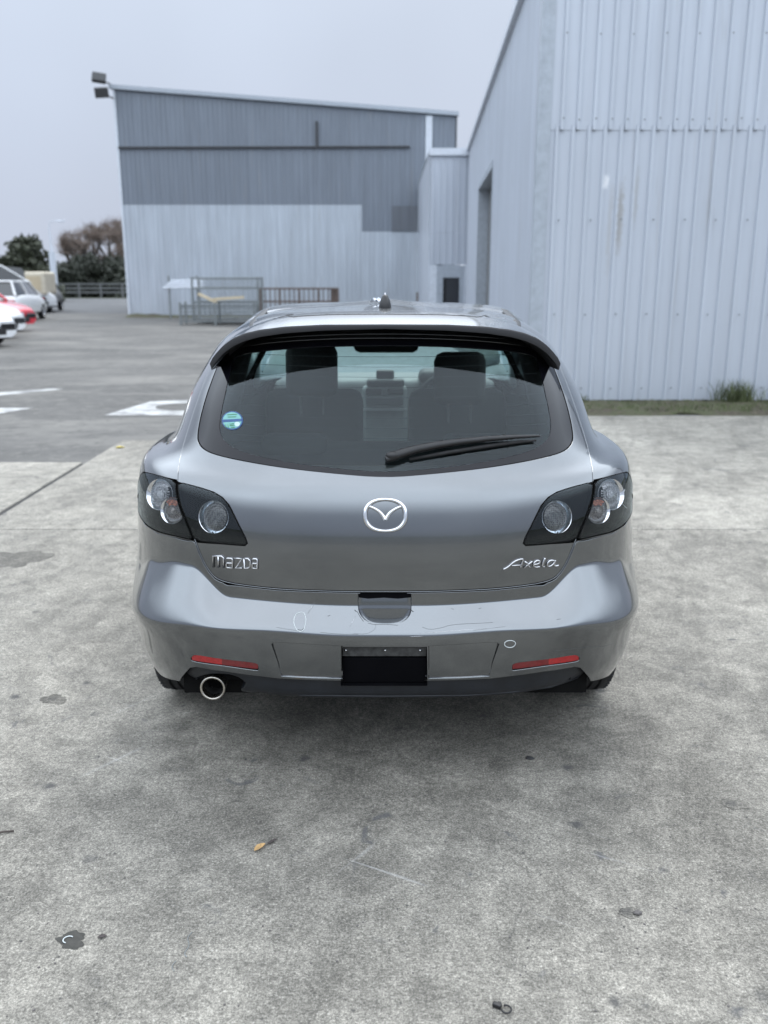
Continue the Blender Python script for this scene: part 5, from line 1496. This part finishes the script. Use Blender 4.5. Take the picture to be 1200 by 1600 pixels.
# black roof drip channels
for sg in (-1, 1):
    pts = []
    uvs = S1.inv([(.462, .66), (.478, .8), (.49, 1.0), (.498, 1.3), (.50, 1.7), (.495, 2.1)], lambda p: p[..., :2], lambda p, n: (p[:, 2] > 1.3))
    p = S1.pos(uvs[:, 0], uvs[:, 1]); n = S1.nrm(uvs[:, 0], uvs[:, 1]); P = []; 
    b = MB(); V = []; F = []
    for i in range(len(p)):
        for dx, h in ((-.017, .001), (-.013, .005), (.013, .005), (.017, .001)):
            q = p[i] + n[i] * h; V.append((sg * (q[0] + dx), q[1], q[2] - max(0, dx) * .5))
    for i in range(len(p) - 1):
        for k in range(3): F.append((4 * i + k, 4 * i + k + 1, 4 * i + 5 + k, 4 * i + 4 + k))
    b.add(V, F); b.build('roof_channel', M['plast_black'], car, smooth=True)
# aerial stub
ap = at_y(602.5, 480, .90); rp, rn = roof_pt(0.002, .86)
an = MB(); an.lathe([(.023, -.01), (.023, .006), (.019, .024), (.012, .040), (.0085, .046), (.0001, .048)], Matrix.Translation((0, .86, rp.z)) @ Matrix.Scale(1.5, 4, (0, 1, 0)), 24)
aer = an.build('aerial', M['plast_black'], car, auto=50)
b = MB(); b.tube([(0, .86, rp.z + .045), (0, .868, rp.z + .053)], .0025, 8); b.build('aerial_stud', M['chrome_dull'], aer)

# ---- emblem, letters
def glyph_stroke(name, S, pts, rad, off, mat, parent, n=6, rads=None):
    P = on(S, pts, off); b = MB(); b.tube(P, rads or rad, n); return b.build(name, mat, parent, smooth=True)
def sm(pts, it=2, closed=False): return chaikin(pts, it, closed)
emb = [(602 + 31.5 * np.sign(cos(a)) * abs(cos(a)) ** .86, 805 - 24.5 * np.sign(sin(a)) * abs(sin(a)) ** .86) for a in np.linspace(0, 2 * pi, 48, endpoint=False)]
P = on(S1, emb, .004); b = MB()
rr = [.0048 + .0028 * abs(cos(a)) for a in np.linspace(0, 2 * pi, 48, endpoint=False)]
b.tube(P, rr, 10, closed=True); em = b.build('emblem', M['chrome'], tail, smooth=True)
for sg in (-1, 1):
    wp = [(602 + sg * dx, y) for dx, y in ((29, 790.5), (20, 793), (11, 798), (4.5, 804), (0.5, 812))]
    glyph_stroke('emblem_wing', S1, sm(wp), None, .0045, M['chrome'], em, 8, rads=list(np.linspace(.0042, .0068, len(sm(wp)))))
def word(name, strokes, mat, parent, rad, off=.003):
    root = None
    for letter in strokes:
        b = MB()
        for s_, closed in letter:
            P = on(S1, s_, off); b.tube(P, rad, 7, closed=closed)
        o = b.build('badge_letter', mat, parent, smooth=True)
def L_(*p): return (list(p), False)
# "mazda" in squared letters: x 332..404, slanting down slightly, height 868..889
def bx(x, y): return (x, 879 + (y - 879) * 1.18 + (x - 368) * .035)
mz = [
    [L_(bx(334, 886), bx(334, 871), bx(347, 871), bx(350, 873), bx(350, 886)), L_(bx(342, 871), bx(342, 886))],
    [L_(bx(354, 875), bx(356, 873.5), bx(362.5, 873.5), bx(364, 875), bx(364, 886), bx(356, 886), bx(354.5, 884.5), bx(354.5, 881), bx(356, 879.7), bx(364, 879.7))],
    [L_(bx(367, 873), bx(378, 873), bx(368, 885.6), bx(379, 885.6))],
    [L_(bx(382, 873), bx(388, 873), bx(391.5, 876), bx(391.5, 883), bx(388.5, 885.6), bx(382, 885.6), bx(382, 873))],
    [L_(bx(395, 874.5), bx(396.5, 873), bx(401, 873), bx(402.5, 874.5), bx(402.5, 885.6), bx(396, 885.6), bx(394.5, 884), bx(394.5, 880.5), bx(396, 879), bx(402.5, 879))],
]
word('mazda', mz, M['chrome_dull'], tail, .0033)
ax = [
    [L_(*sm([(786, 889.5), (793, 886), (803, 877), (812, 873.5), (817, 873), (815, 880), (812.5, 887)], 1)), L_((799, 883.5), (814.5, 882.5))],
    [L_((819, 877), (823, 879.5), (826, 885), (830, 886.5)), L_((831, 876.5), (825, 881.5), (818, 887.5))],
    [L_(*sm([(833, 882), (841, 880.5), (843.5, 877), (839, 875), (834.5, 878), (832.5, 883.5), (836, 886.2), (843, 885)], 1))],
    [L_(*sm([(851, 871.5), (848, 878), (846.5, 884.5), (850, 885.5)], 1))],
    [L_(*sm([(866, 876), (859, 875), (855, 879), (854, 884), (858, 885), (864, 881), (867, 875)], 1)), L_(*sm([(867, 875), (864.5, 882.5), (867, 884.5), (872, 883)], 1))],
]
word('axela', ax, M['chrome_dull'], tail, .0031)

# ---- wiper
wp = on(S1, [(603, 722), (612, 718), (628, 712.5), (650, 706), (680, 700), (720, 694), (760, 690), (800, 687), (838, 685.5)], .020)
V = []; F = []
wd_ = [.010, .0140, .0140, .0128, .0115, .0098, .0085, .0066, .003]; ht = [.010, .014, .014, .0125, .012, .010, .009, .006, .003]
uvw = S1.cam([(603, 722), (612, 718), (628, 712.5), (650, 706), (680, 700), (720, 694), (760, 690), (800, 687), (838, 685.5)]); nw = S1.nrm(uvw[:, 0], uvw[:, 1])
for i, p in enumerate(wp):
    t_ = (wp[min(i + 1, 8)] - wp[max(i - 1, 0)]).normalized(); n_ = Vector(nw[i]); s_ = n_.cross(t_).normalized()
    for k in range(12):
        a = 2 * pi * k / 12; ca, sa = cos(a), sin(a)
        V.append(p + s_ * wd_[i] * np.sign(ca) * abs(ca) ** .7 + n_ * ht[i] * np.sign(sa) * abs(sa) ** .8)
for i in range(8):
    for k in range(12): k2 = (k + 1) % 12; F.append((i * 12 + k, i * 12 + k2, (i + 1) * 12 + k2, (i + 1) * 12 + k))
F += [tuple(range(12))[::-1], tuple(8 * 12 + k for k in range(12))]
b = MB(); b.add(V, F); wi = b.build('wiper_arm', M['plast_black'], tail, auto=60)
bl = on(S1, [(640, 719), (700, 708), (760, 698.5), (800, 693), (836, 689.5)], .006)
b = MB(); b.tube(bl, [.005, .007, .007, .006, .003], 6); b.build('wiper_blade', M['rubber'], wi, smooth=True)
cp = on(S1, [(612, 717)], .034)[0]; Mn = Matrix.Translation(cp) @ Vector(nw[1]).to_track_quat('Z', 'Y').to_matrix().to_4x4()
b = MB(); b.lathe([(.0001, .003), (.010, .002), (.012, -.003)], Mn @ Matrix.Scale(1.5, 4, (1, 0, 0)), 20); b.build('wiper_cap', M['plast_black'], wi, smooth=True)

# ---- round window sticker
cs, r_ = (362.5, 656.5), 16.5
def circ(c, rx, ry, n=36, a0=0, a1=2 * pi): return [(c[0] + rx * cos(a), c[1] + ry * sin(a)) for a in np.linspace(a0, a1, n, endpoint=abs(a1 - a0) < 6.2)]
M['st_teal'] = simple('sticker_teal', (0.16, 0.38, 0.36), 0.5, 0, .1, 200); M['st_blue'] = simple('sticker_blue', (0.02, 0.07, 0.20), 0.5)
M['st_green'] = simple('sticker_green', (0.10, 0.30, 0.10), 0.5); M['st_white'] = simple('sticker_pale', (0.42, 0.55, 0.55), 0.5)
stk = cut_panel('window_sticker', S1, S1.cam(circ(cs, 16.5, 14.5)), M['st_blue'], tail, step=.006, off=-.0015, lip=.001, r=.0003)
cut_panel('sticker_print', S1, S1.cam(circ(cs, 14.6, 12.7)), M['st_teal'], stk, step=.006, off=-.0008, lip=.0005, r=.0002)
b_ = [(347.5, 655.5), (377.5, 654), (377.5, 658), (347.5, 659.5)]; cut_panel('sticker_print', S1, S1.cam(b_), M['st_blue'], stk, step=.006, off=-.0003, lip=.0004, r=.0002)
b = MB()
for x0, y0, x1, y1 in ((355, 648, 370, 647), (356, 651.5, 369, 651), (352, 663, 353, 668), (356, 662, 357, 668), (359, 662.5, 366, 662), (359, 665, 366, 664.7), (361, 668, 367, 667.5)):
    b.tube(on(S1, [(x0, y0), (x1, y1)], .0002), .0011, 4)
b.build('sticker_print', M['st_green'], stk)
cut_panel('sticker_print', S1, S1.cam(circ((370.5, 662.5), 4.2, 3.7, 16)), M['st_white'], stk, step=.004, off=-.0001, lip=.0003, r=.0002)

# ---- paint-marker rings and scuffs on the bumper
def mark(name, pts, rad, mat, parent=bump, S=S2, closed=False, off=.0004):
    b = MB(); b.tube(on(S, pts, off), rad, 5, closed=closed); return b.build(name, mat, parent, smooth=True)
mark('marker_ring', chaikin([(462, 960), (468, 956.5), (475, 957), (478, 964), (477.5, 976), (474, 986), (466, 987), (461, 980), (458.5, 970)], 2), .0013, M['chalk'], closed=True)
mark('marker_ring', chaikin([(788, 1005), (791, 1001.5), (798, 1000.5), (804, 1002), (806, 1006), (802, 1011), (795, 1012), (789, 1009.5)], 2), .0012, M['chalk'], closed=True)
scr = [([(660, 980), (672, 984), (690, 981), (702, 977), (720, 975), (745, 974), (770, 972.5)], .0009), ([(575, 973.5), (584, 976), (605, 975.5), (622, 977)], .0012),
       ([(558, 955), (562, 963), (568, 971)], .0014), ([(642, 953), (646, 956)], .0022), ([(554, 953), (557, 956)], .0022), ([(552, 990), (572, 991), (586, 984), (587, 976)], .0007),
       ([(432, 980), (447, 983), (463, 985)], .0008), ([(500, 988), (530, 991), (560, 991)], .001), ([(740, 985), (790, 979)], .0007), ([(864, 1018), (874, 1016), (884, 1015)], .0009),
       ([(884, 1015), (900, 1013), (925, 1010), (940, 1011), (958, 1005)], .0007), ([(512, 963), (516, 961)], .0013), ([(595, 1009), (603, 1007)], .0009), ([(465, 984), (473, 985), (474, 981)], .0018),
       ([(870, 968), (876, 967)], .001), ([(705, 951), (709, 952)], .0012), ([(748, 951), (752, 950)], .001), ([(424, 999), (440, 1000)], .0007), ([(800, 931), (812, 928)], .0006)]
for pts, rad in scr: mark('scratch', chaikin(pts, 1, False), rad * .62, M['scratch'], off=.0)
ws = [([(655, 990), (700, 986), (760, 982)], .0009), ([(480, 960), (492, 940)], .0006), ([(546, 980), (556, 962)], .0006), ([(640, 995), (662, 994)], .001)]
for pts, rad in ws: mark('scuff', pts, rad * .5, M['chrome_dull'], off=.0)
mark('lens_scratch', [(976, 765), (970, 779)], .0012, M['chalk'], parent=car, S=S1, off=.0005); mark('lens_scratch', [(958, 774), (968, 783), (979, 794)], .0009, M['chalk'], parent=car, S=S1, off=.0005)

# ================================================================== CABIN
def head_restraint(x, y, z, w_, h, parent, lean=.12):
    b = MB(); R = Matrix.Translation((x, y, z)) @ Matrix.Rotation(-lean, 4, 'X')
    b.bevbox(-w_ / 2, -.05, -h / 2, w_ / 2, .06, h / 2, .045, R); o = b.build('headrest', M['seat'], parent, auto=60)
    b = MB()
    for s_ in (-1, 1): b.tube([R @ Vector((s_ * .055, 0, -h / 2 - .09)), R @ Vector((s_ * .055, 0, -h / 2 + .02))], .007, 6)
    b.build('headrest_post', M['trim_dark'], o)
for x in (-.36, .37):
    z0 = 1.14 if x < 0 else 1.10
    b = MB(); R = Matrix.Translation((x, 1.98, .62)) @ Matrix.Rotation(-.18, 4, 'X'); b.bevbox(-.25, -.07, -.25, .25, .07, .42, .06, R); st = b.build('front_seat', M['seat'], car, auto=60)
    b = MB(); b.bevbox(x - .25, 2.0, .30, x + .25, 2.5, .46, .05); b.build('seat_cushion', M['seat'], st, auto=60)
    head_restraint(x, 1.90, z0, .255, .26, st)
b = MB(); R = Matrix.Translation((0, 1.02, .66)) @ Matrix.Rotation(-.25, 4, 'X'); b.bevbox(-.64, -.06, -.28, .64, .06, .28, .05, R); rs = b.build('rear_seat', M['seat'], car, auto=60)
for x in (-.36, .36):
    b = MB(); b.bevbox(x - .13, .93, .90, x + .13, 1.03, .98, .03); b.build('headrest', M['seat'], rs, auto=60)
b = MB(); b.box(-.60, .22, .84, .60, .95, .858); b.build('parcel_shelf', M['trim_dark'], car)
b = MB(); b.bevbox(-.66, 2.74, .60, .66, 3.26, 1.0, .05); ds = b.build('dashboard', M['trim_grey'], car, auto=60)
b = MB(); b.bevbox(-.13, 2.66, .62, .13, 2.76, .97, .02); b.build('centre_console', M['trim_grey'], ds)
for s_ in (-1, 1):
    b = MB(); b.bevbox(s_ * .062 - .048, 2.645, .925, s_ * .062 + .048, 2.665, .965, .008); b.build('air_vent', M['plast_dull'], ds)
b = MB(); b.bevbox(-.11, 2.64, .865, .11, 2.665, .912, .006); b.build('audio_unit', M['trim_dark'], ds)
b = MB(); b.bevbox(-.105, 2.66, .965, .115, 2.76, 1.012, .015); b.build('screen_hood', M['trim_dark'], ds)
b = MB(); b.bevbox(-.05, 2.70, 1.010, .055, 2.76, 1.062, .012); b.build('dash_screen', M['trim_dark'], ds)
b = MB(); b.box(-.13, 2.63, .835, .13, 2.65, .845); b.build('trim_strip', M['trim_silver'], ds)
b = MB(); b.bevbox(.20, 2.68, .97, .56, 2.90, 1.06, .04); b.build('instrument_hood', M['trim_dark'], ds, auto=60)
Ms = Matrix.Translation((.37, 2.50, .90)) @ Matrix.Rotation(radians(-65) , 4, 'X')
b = MB(); b.tube([Ms @ Vector((.185 * cos(a), .185 * sin(a), 0)) for a in np.linspace(0, 2 * pi, 40, endpoint=False)], .014, 8, closed=True)
sw_ = b.build('steering_wheel', M['trim_dark'], car, smooth=True)
b = MB()
for a in (0.1, pi - .1, -pi / 2): b.tube([Ms @ Vector((.05 * cos(a), .05 * sin(a), -.01)), Ms @ Vector((.18 * cos(a), .18 * sin(a), 0))], .010, 6)
b.lathe([(.0001, .02), (.05, .015), (.06, -.03)], Ms, 20); b.build('wheel_spoke', M['trim_silver'], sw_, smooth=True)
b = MB(); b.bevbox(-.17, 2.35, 1.19, .185, 2.39, 1.30, .035); b.tube([(0, 2.38, 1.30), (0, 2.44, 1.36)], .012, 6); b.build('rear_view_mirror', M['plast_dull'], car)
for s_ in (-1, 1):
    b = MB(); b.bevbox(s_ * .30 - .2, 2.30, 1.325, s_ * .30 + .2, 2.46, 1.345, .008, None); b.build('sun_visor', M['trim_dark'], car)
    b = MB(); b.box(s_ * .76 - .02, 1.0, .40, s_ * .76 + .02, 3.1, .93); b.build('door_trim', M['trim_dark'], car)
    b = MB(); b.bevbox(s_ * .94 - .09, 2.88, .92, s_ * .94 + .09, 2.96, 1.07, .03); b.tube([(s_ * .80, 2.92, .97), (s_ * .88, 2.92, .98)], .02, 6); b.build('wing_mirror', M['paint'], car, auto=60)
b = MB()
for s_ in (-1, 1): b.tube([(s_ * .66, 1.15, .98), (s_ * .60, 1.05, 1.2), (s_ * .52, .95, 1.38)], [.05, .045, .03], 8)
b.build('pillar_trim', M['trim_dark'], car, smooth=True)

# crumpled clear wrapper on the roof behind the aerial
rp2, _n = roof_pt(.012, 1.35)
V = []; F = []
for i in range(7):
    for j in range(5): V.append((-.062 + i * .009 + random.uniform(-.003, .003), -.2 + j * .012, -.002 + random.uniform(0, .022) * (1 if 0 < i < 6 else .3)))
for i in range(6):
    for j in range(4): a = i * 5 + j; F.append((a, a + 5, a + 6, a + 1))
o = mobj('crumpled_wrapper', V, F, M['flash_pale'], smooth=False, loc=(.0, 1.40, rp2.z)); tag(o, 'small crumpled pale wrapper lying on the car roof beside the aerial', 'wrapper')

# ================================================================== BITS ON THE CONCRETE
def leaf(loc, L, W, rz, mat, label, curl=.3, name='fallen_leaf'):
    V = []; F = []; n = 10
    for i in range(n + 1):
        t_ = i / n; hw = W / 2 * (sin(pi * t_) ** .8) * (1.1 - .3 * t_); x = (t_ - .5) * L
        for k, s_ in enumerate((-1, -.5, 0, .5, 1)):
            V.append((x, s_ * hw, .0025 + curl * L * .35 * ((t_ - .5) ** 2) + abs(s_) * hw * .55 + .0008 * sin(i * 2.1 + k)))
    for i in range(n):
        for k in range(4): a = i * 5 + k; F.append((a, a + 5, a + 6, a + 1))
    o = mobj(name, V, F, mat, smooth=True, loc=loc); o.rotation_euler = (0, 0, rz); tag(o, label, 'leaf')
    md = o.modifiers.new('thickness', 'SOLIDIFY'); md.thickness = .0006
    return o
M['leaf_tan'] = simple('dry_tan_leaf', (0.42, 0.27, 0.12), 0.7, 0, .35, 90); M['leaf_brown'] = simple('dark_dry_leaf', (0.055, 0.045, 0.042), 0.7, 0, .3, 90)
M['leaf_yellow'] = simple('yellow_leaf', (0.50, 0.40, 0.08), 0.7, 0, .2, 60)
g = at_ground(406, 1325); leaf((g.x, g.y, .0), .046, .020, .95, M['leaf_tan'], 'tan dry leaf lying on the concrete below the left of the bumper')
g = at_ground(425, 1316); leaf((g.x, g.y, .0), .038, .010, .85, M['leaf_brown'], 'narrow dark leaf touching the tan leaf')
g = at_ground(188, 700); leaf((g.x, g.y, .0), .09, .05, .4, M['leaf_yellow'], 'small yellow leaf near the far edge of the concrete at left')
g = at_ground(160, 1465); leaf((g.x, g.y, .0), .022, .014, .3, M['leaf_brown'], 'tiny reddish brown leaf scrap beside the oily spot')
# stick entering from the left
a = at_ground(-14, 1306); c_ = at_ground(22, 1300)
b = MB(); b.tube([(a.x, a.y, .004), ((a.x + c_.x) / 2, (a.y + c_.y) / 2 + .002, .006), (c_.x, c_.y, .004)], [.003, .0032, .0025], 8)
tag(b.build('twig', M['bark'], smooth=True), 'thin dark brown twig poking in at the left edge on the concrete', 'twig')
# black cable clip
g = at_ground(783, 1577)
cl_ = empty('cable_clip', 'small black plastic cable clip on the concrete at the bottom of the photo', 'clip', (g.x, g.y, 0), -.5)
b = MB(); b.tube([(.012 + .011 * cos(t_), .011 * sin(t_), .006) for t_ in np.linspace(-2.6, 2.4, 22)], .0022, 6); b.build('loop', M['plast_black'], cl_, smooth=True)
b = MB(); b.bevbox(-.020, -.005, .001, .000, .006, .011, .002); b.bevbox(-.012, .004, .001, -.004, .011, .009, .001); b.build('buckle', M['plast_black'], cl_)
# stones and dark lumps
def stone(px, py, r, mat, label, sq=.5, seed=1, name='pebble', cat='pebble', group=None):
    random.seed(seed); g = at_ground(px, py); V = []; F = []; n, m = 10, 6
    for j in range(m + 1):
        th_ = pi * j / m
        for i in range(n):
            ph = 2 * pi * i / n; k = r * (1 + random.uniform(-.22, .22)); V.append((k * sin(th_) * cos(ph) * 1.3, k * sin(th_) * sin(ph), r * sq * .8 + k * sq * cos(th_)))
    for j in range(m):
        for i in range(n): i2 = (i + 1) % n; F.append((j * n + i, (j + 1) * n + i, (j + 1) * n + i2, j * n + i2))
    o = mobj(name, V, F, mat, loc=(g.x, g.y, 0)); tag(o, label, cat, group); return o
M['stone_dark'] = simple('dark_stone', (0.035, 0.035, 0.036), 0.8, 0, .3, 200, bump=.5, bscale=300)
M['stone_grey'] = simple('grey_stone', (0.13, 0.12, 0.115), 0.85, 0, .3, 200, bump=.5, bscale=300)
M['stone_pale'] = simple('pale_stone', (0.40, 0.39, 0.37), 0.85, 0, .2, 200)
stone(828, 1185, .012, M['stone_dark'], 'flat black lump of tar on the concrete in the car shadow', .22, 2, 'tar_lump', 'tar lump')
stone(996, 1428, .0085, M['stone_grey'], 'brown grey pebble on the dark stain at the lower right', .6, 3)
random.seed(77)
st_list = []
V_all = MB()
for i in range(420):
    px = random.uniform(0, 1200); py = random.uniform(1000, 1598); g = at_ground(px, py)
    if abs(g.x) < .8 and g.y > .3: continue
    r = random.choice((.0009, .0012, .0016, .002, .0026)); V_all.lathe([(.0001, 0), (r, r * .3), (r * .8, r * 1.0), (.0001, r * 1.2)], Matrix.Translation((g.x, g.y, 0)) @ Matrix.Rotation(random.uniform(0, 3), 4, 'Z') @ Matrix.Scale(random.uniform(.7, 1.6), 4, (1, 0, 0)), 6)
o = V_all.build('grit', M['stone_grey']); o['kind'] = 'stuff'
# stains with their own outlines
def stain(px, py, rx, ry, mat, label, seed, z=.0012, cat='stain'):
    random.seed(seed); g = at_ground(px, py); n = 36; ph = [random.uniform(0, 6.28) for _ in range(5)]
    pts = []
    for i in range(n):
        a = 2 * pi * i / n; k = 1 + .16 * sin(2 * a + ph[0]) + .12 * sin(3 * a + ph[1]) + .10 * sin(5 * a + ph[2]) + .08 * sin(9 * a + ph[3]) + .05 * sin(14 * a + ph[4]); pts.append((rx * k * cos(a), ry * k * sin(a), 0))
    V = pts + [(0, 0, .0003)]; F = [(i, (i + 1) % n, n) for i in range(n)]
    o = mobj('oil_stain', V, F, mat, smooth=False, loc=(g.x, g.y, z)); tag(o, label, cat); return o
M['oil'] = simple('oily_stain', (0.050, 0.048, 0.042), 0.85, 0, .3, 60); M['damp'] = M['concrete_stained']
M['moss'] = simple('mossy_dirt', (0.06, 0.07, 0.03), 0.9)
stain(112, 1469, .036, .028, M['oil'], 'dark oily spot with a pale ring on it at the lower left', 5)
stain(981, 1426, .026, .018, M['damp'], 'dark greyish stain under the pebble at the lower right', 6)
stain(1146, 1257, .034, .032, M['damp'], 'faint bluish dark stain on the concrete right of the bumper', 7)
stain(26, 873, .16, .17, M['damp'], 'large dark blotch on the concrete at the left edge level with the tail lamp', 8)
stain(84, 1093, .05, .04, M['damp'], 'dark blotch on the concrete left of the exhaust side of the car', 11)
P_ = []
g = at_ground(107, 1470)
b = MB(); b.tube([(g.x + .0125 * cos(t_), g.y + .0115 * sin(t_), .004) for t_ in np.linspace(.9, 4.5, 24)], .0012, 6)
tag(b.build('pale_ring', M['chalk'], smooth=True), 'broken pale plastic ring lying on the oily spot', 'ring')
def squig(pts, r, mat, name, label):
    G = [at_ground(*p) for p in chaikin(pts, 2, False)]; b = MB(); b.tube([(p.x, p.y, r * .9) for p in G], r, 6); tag(b.build(name, mat, smooth=True), label, 'wire')
squig([(300, 1457), (292, 1466), (297, 1478), (287, 1490), (292, 1496)], .0010, M['galv'], 'wire_scrap', 'thin bent grey wire scrap on the concrete at the lower left')
squig([(272, 1518), (268, 1510), (275, 1502)], .0009, M['galv'], 'wire_scrap', 'short curled wire scrap just below the bent wire')
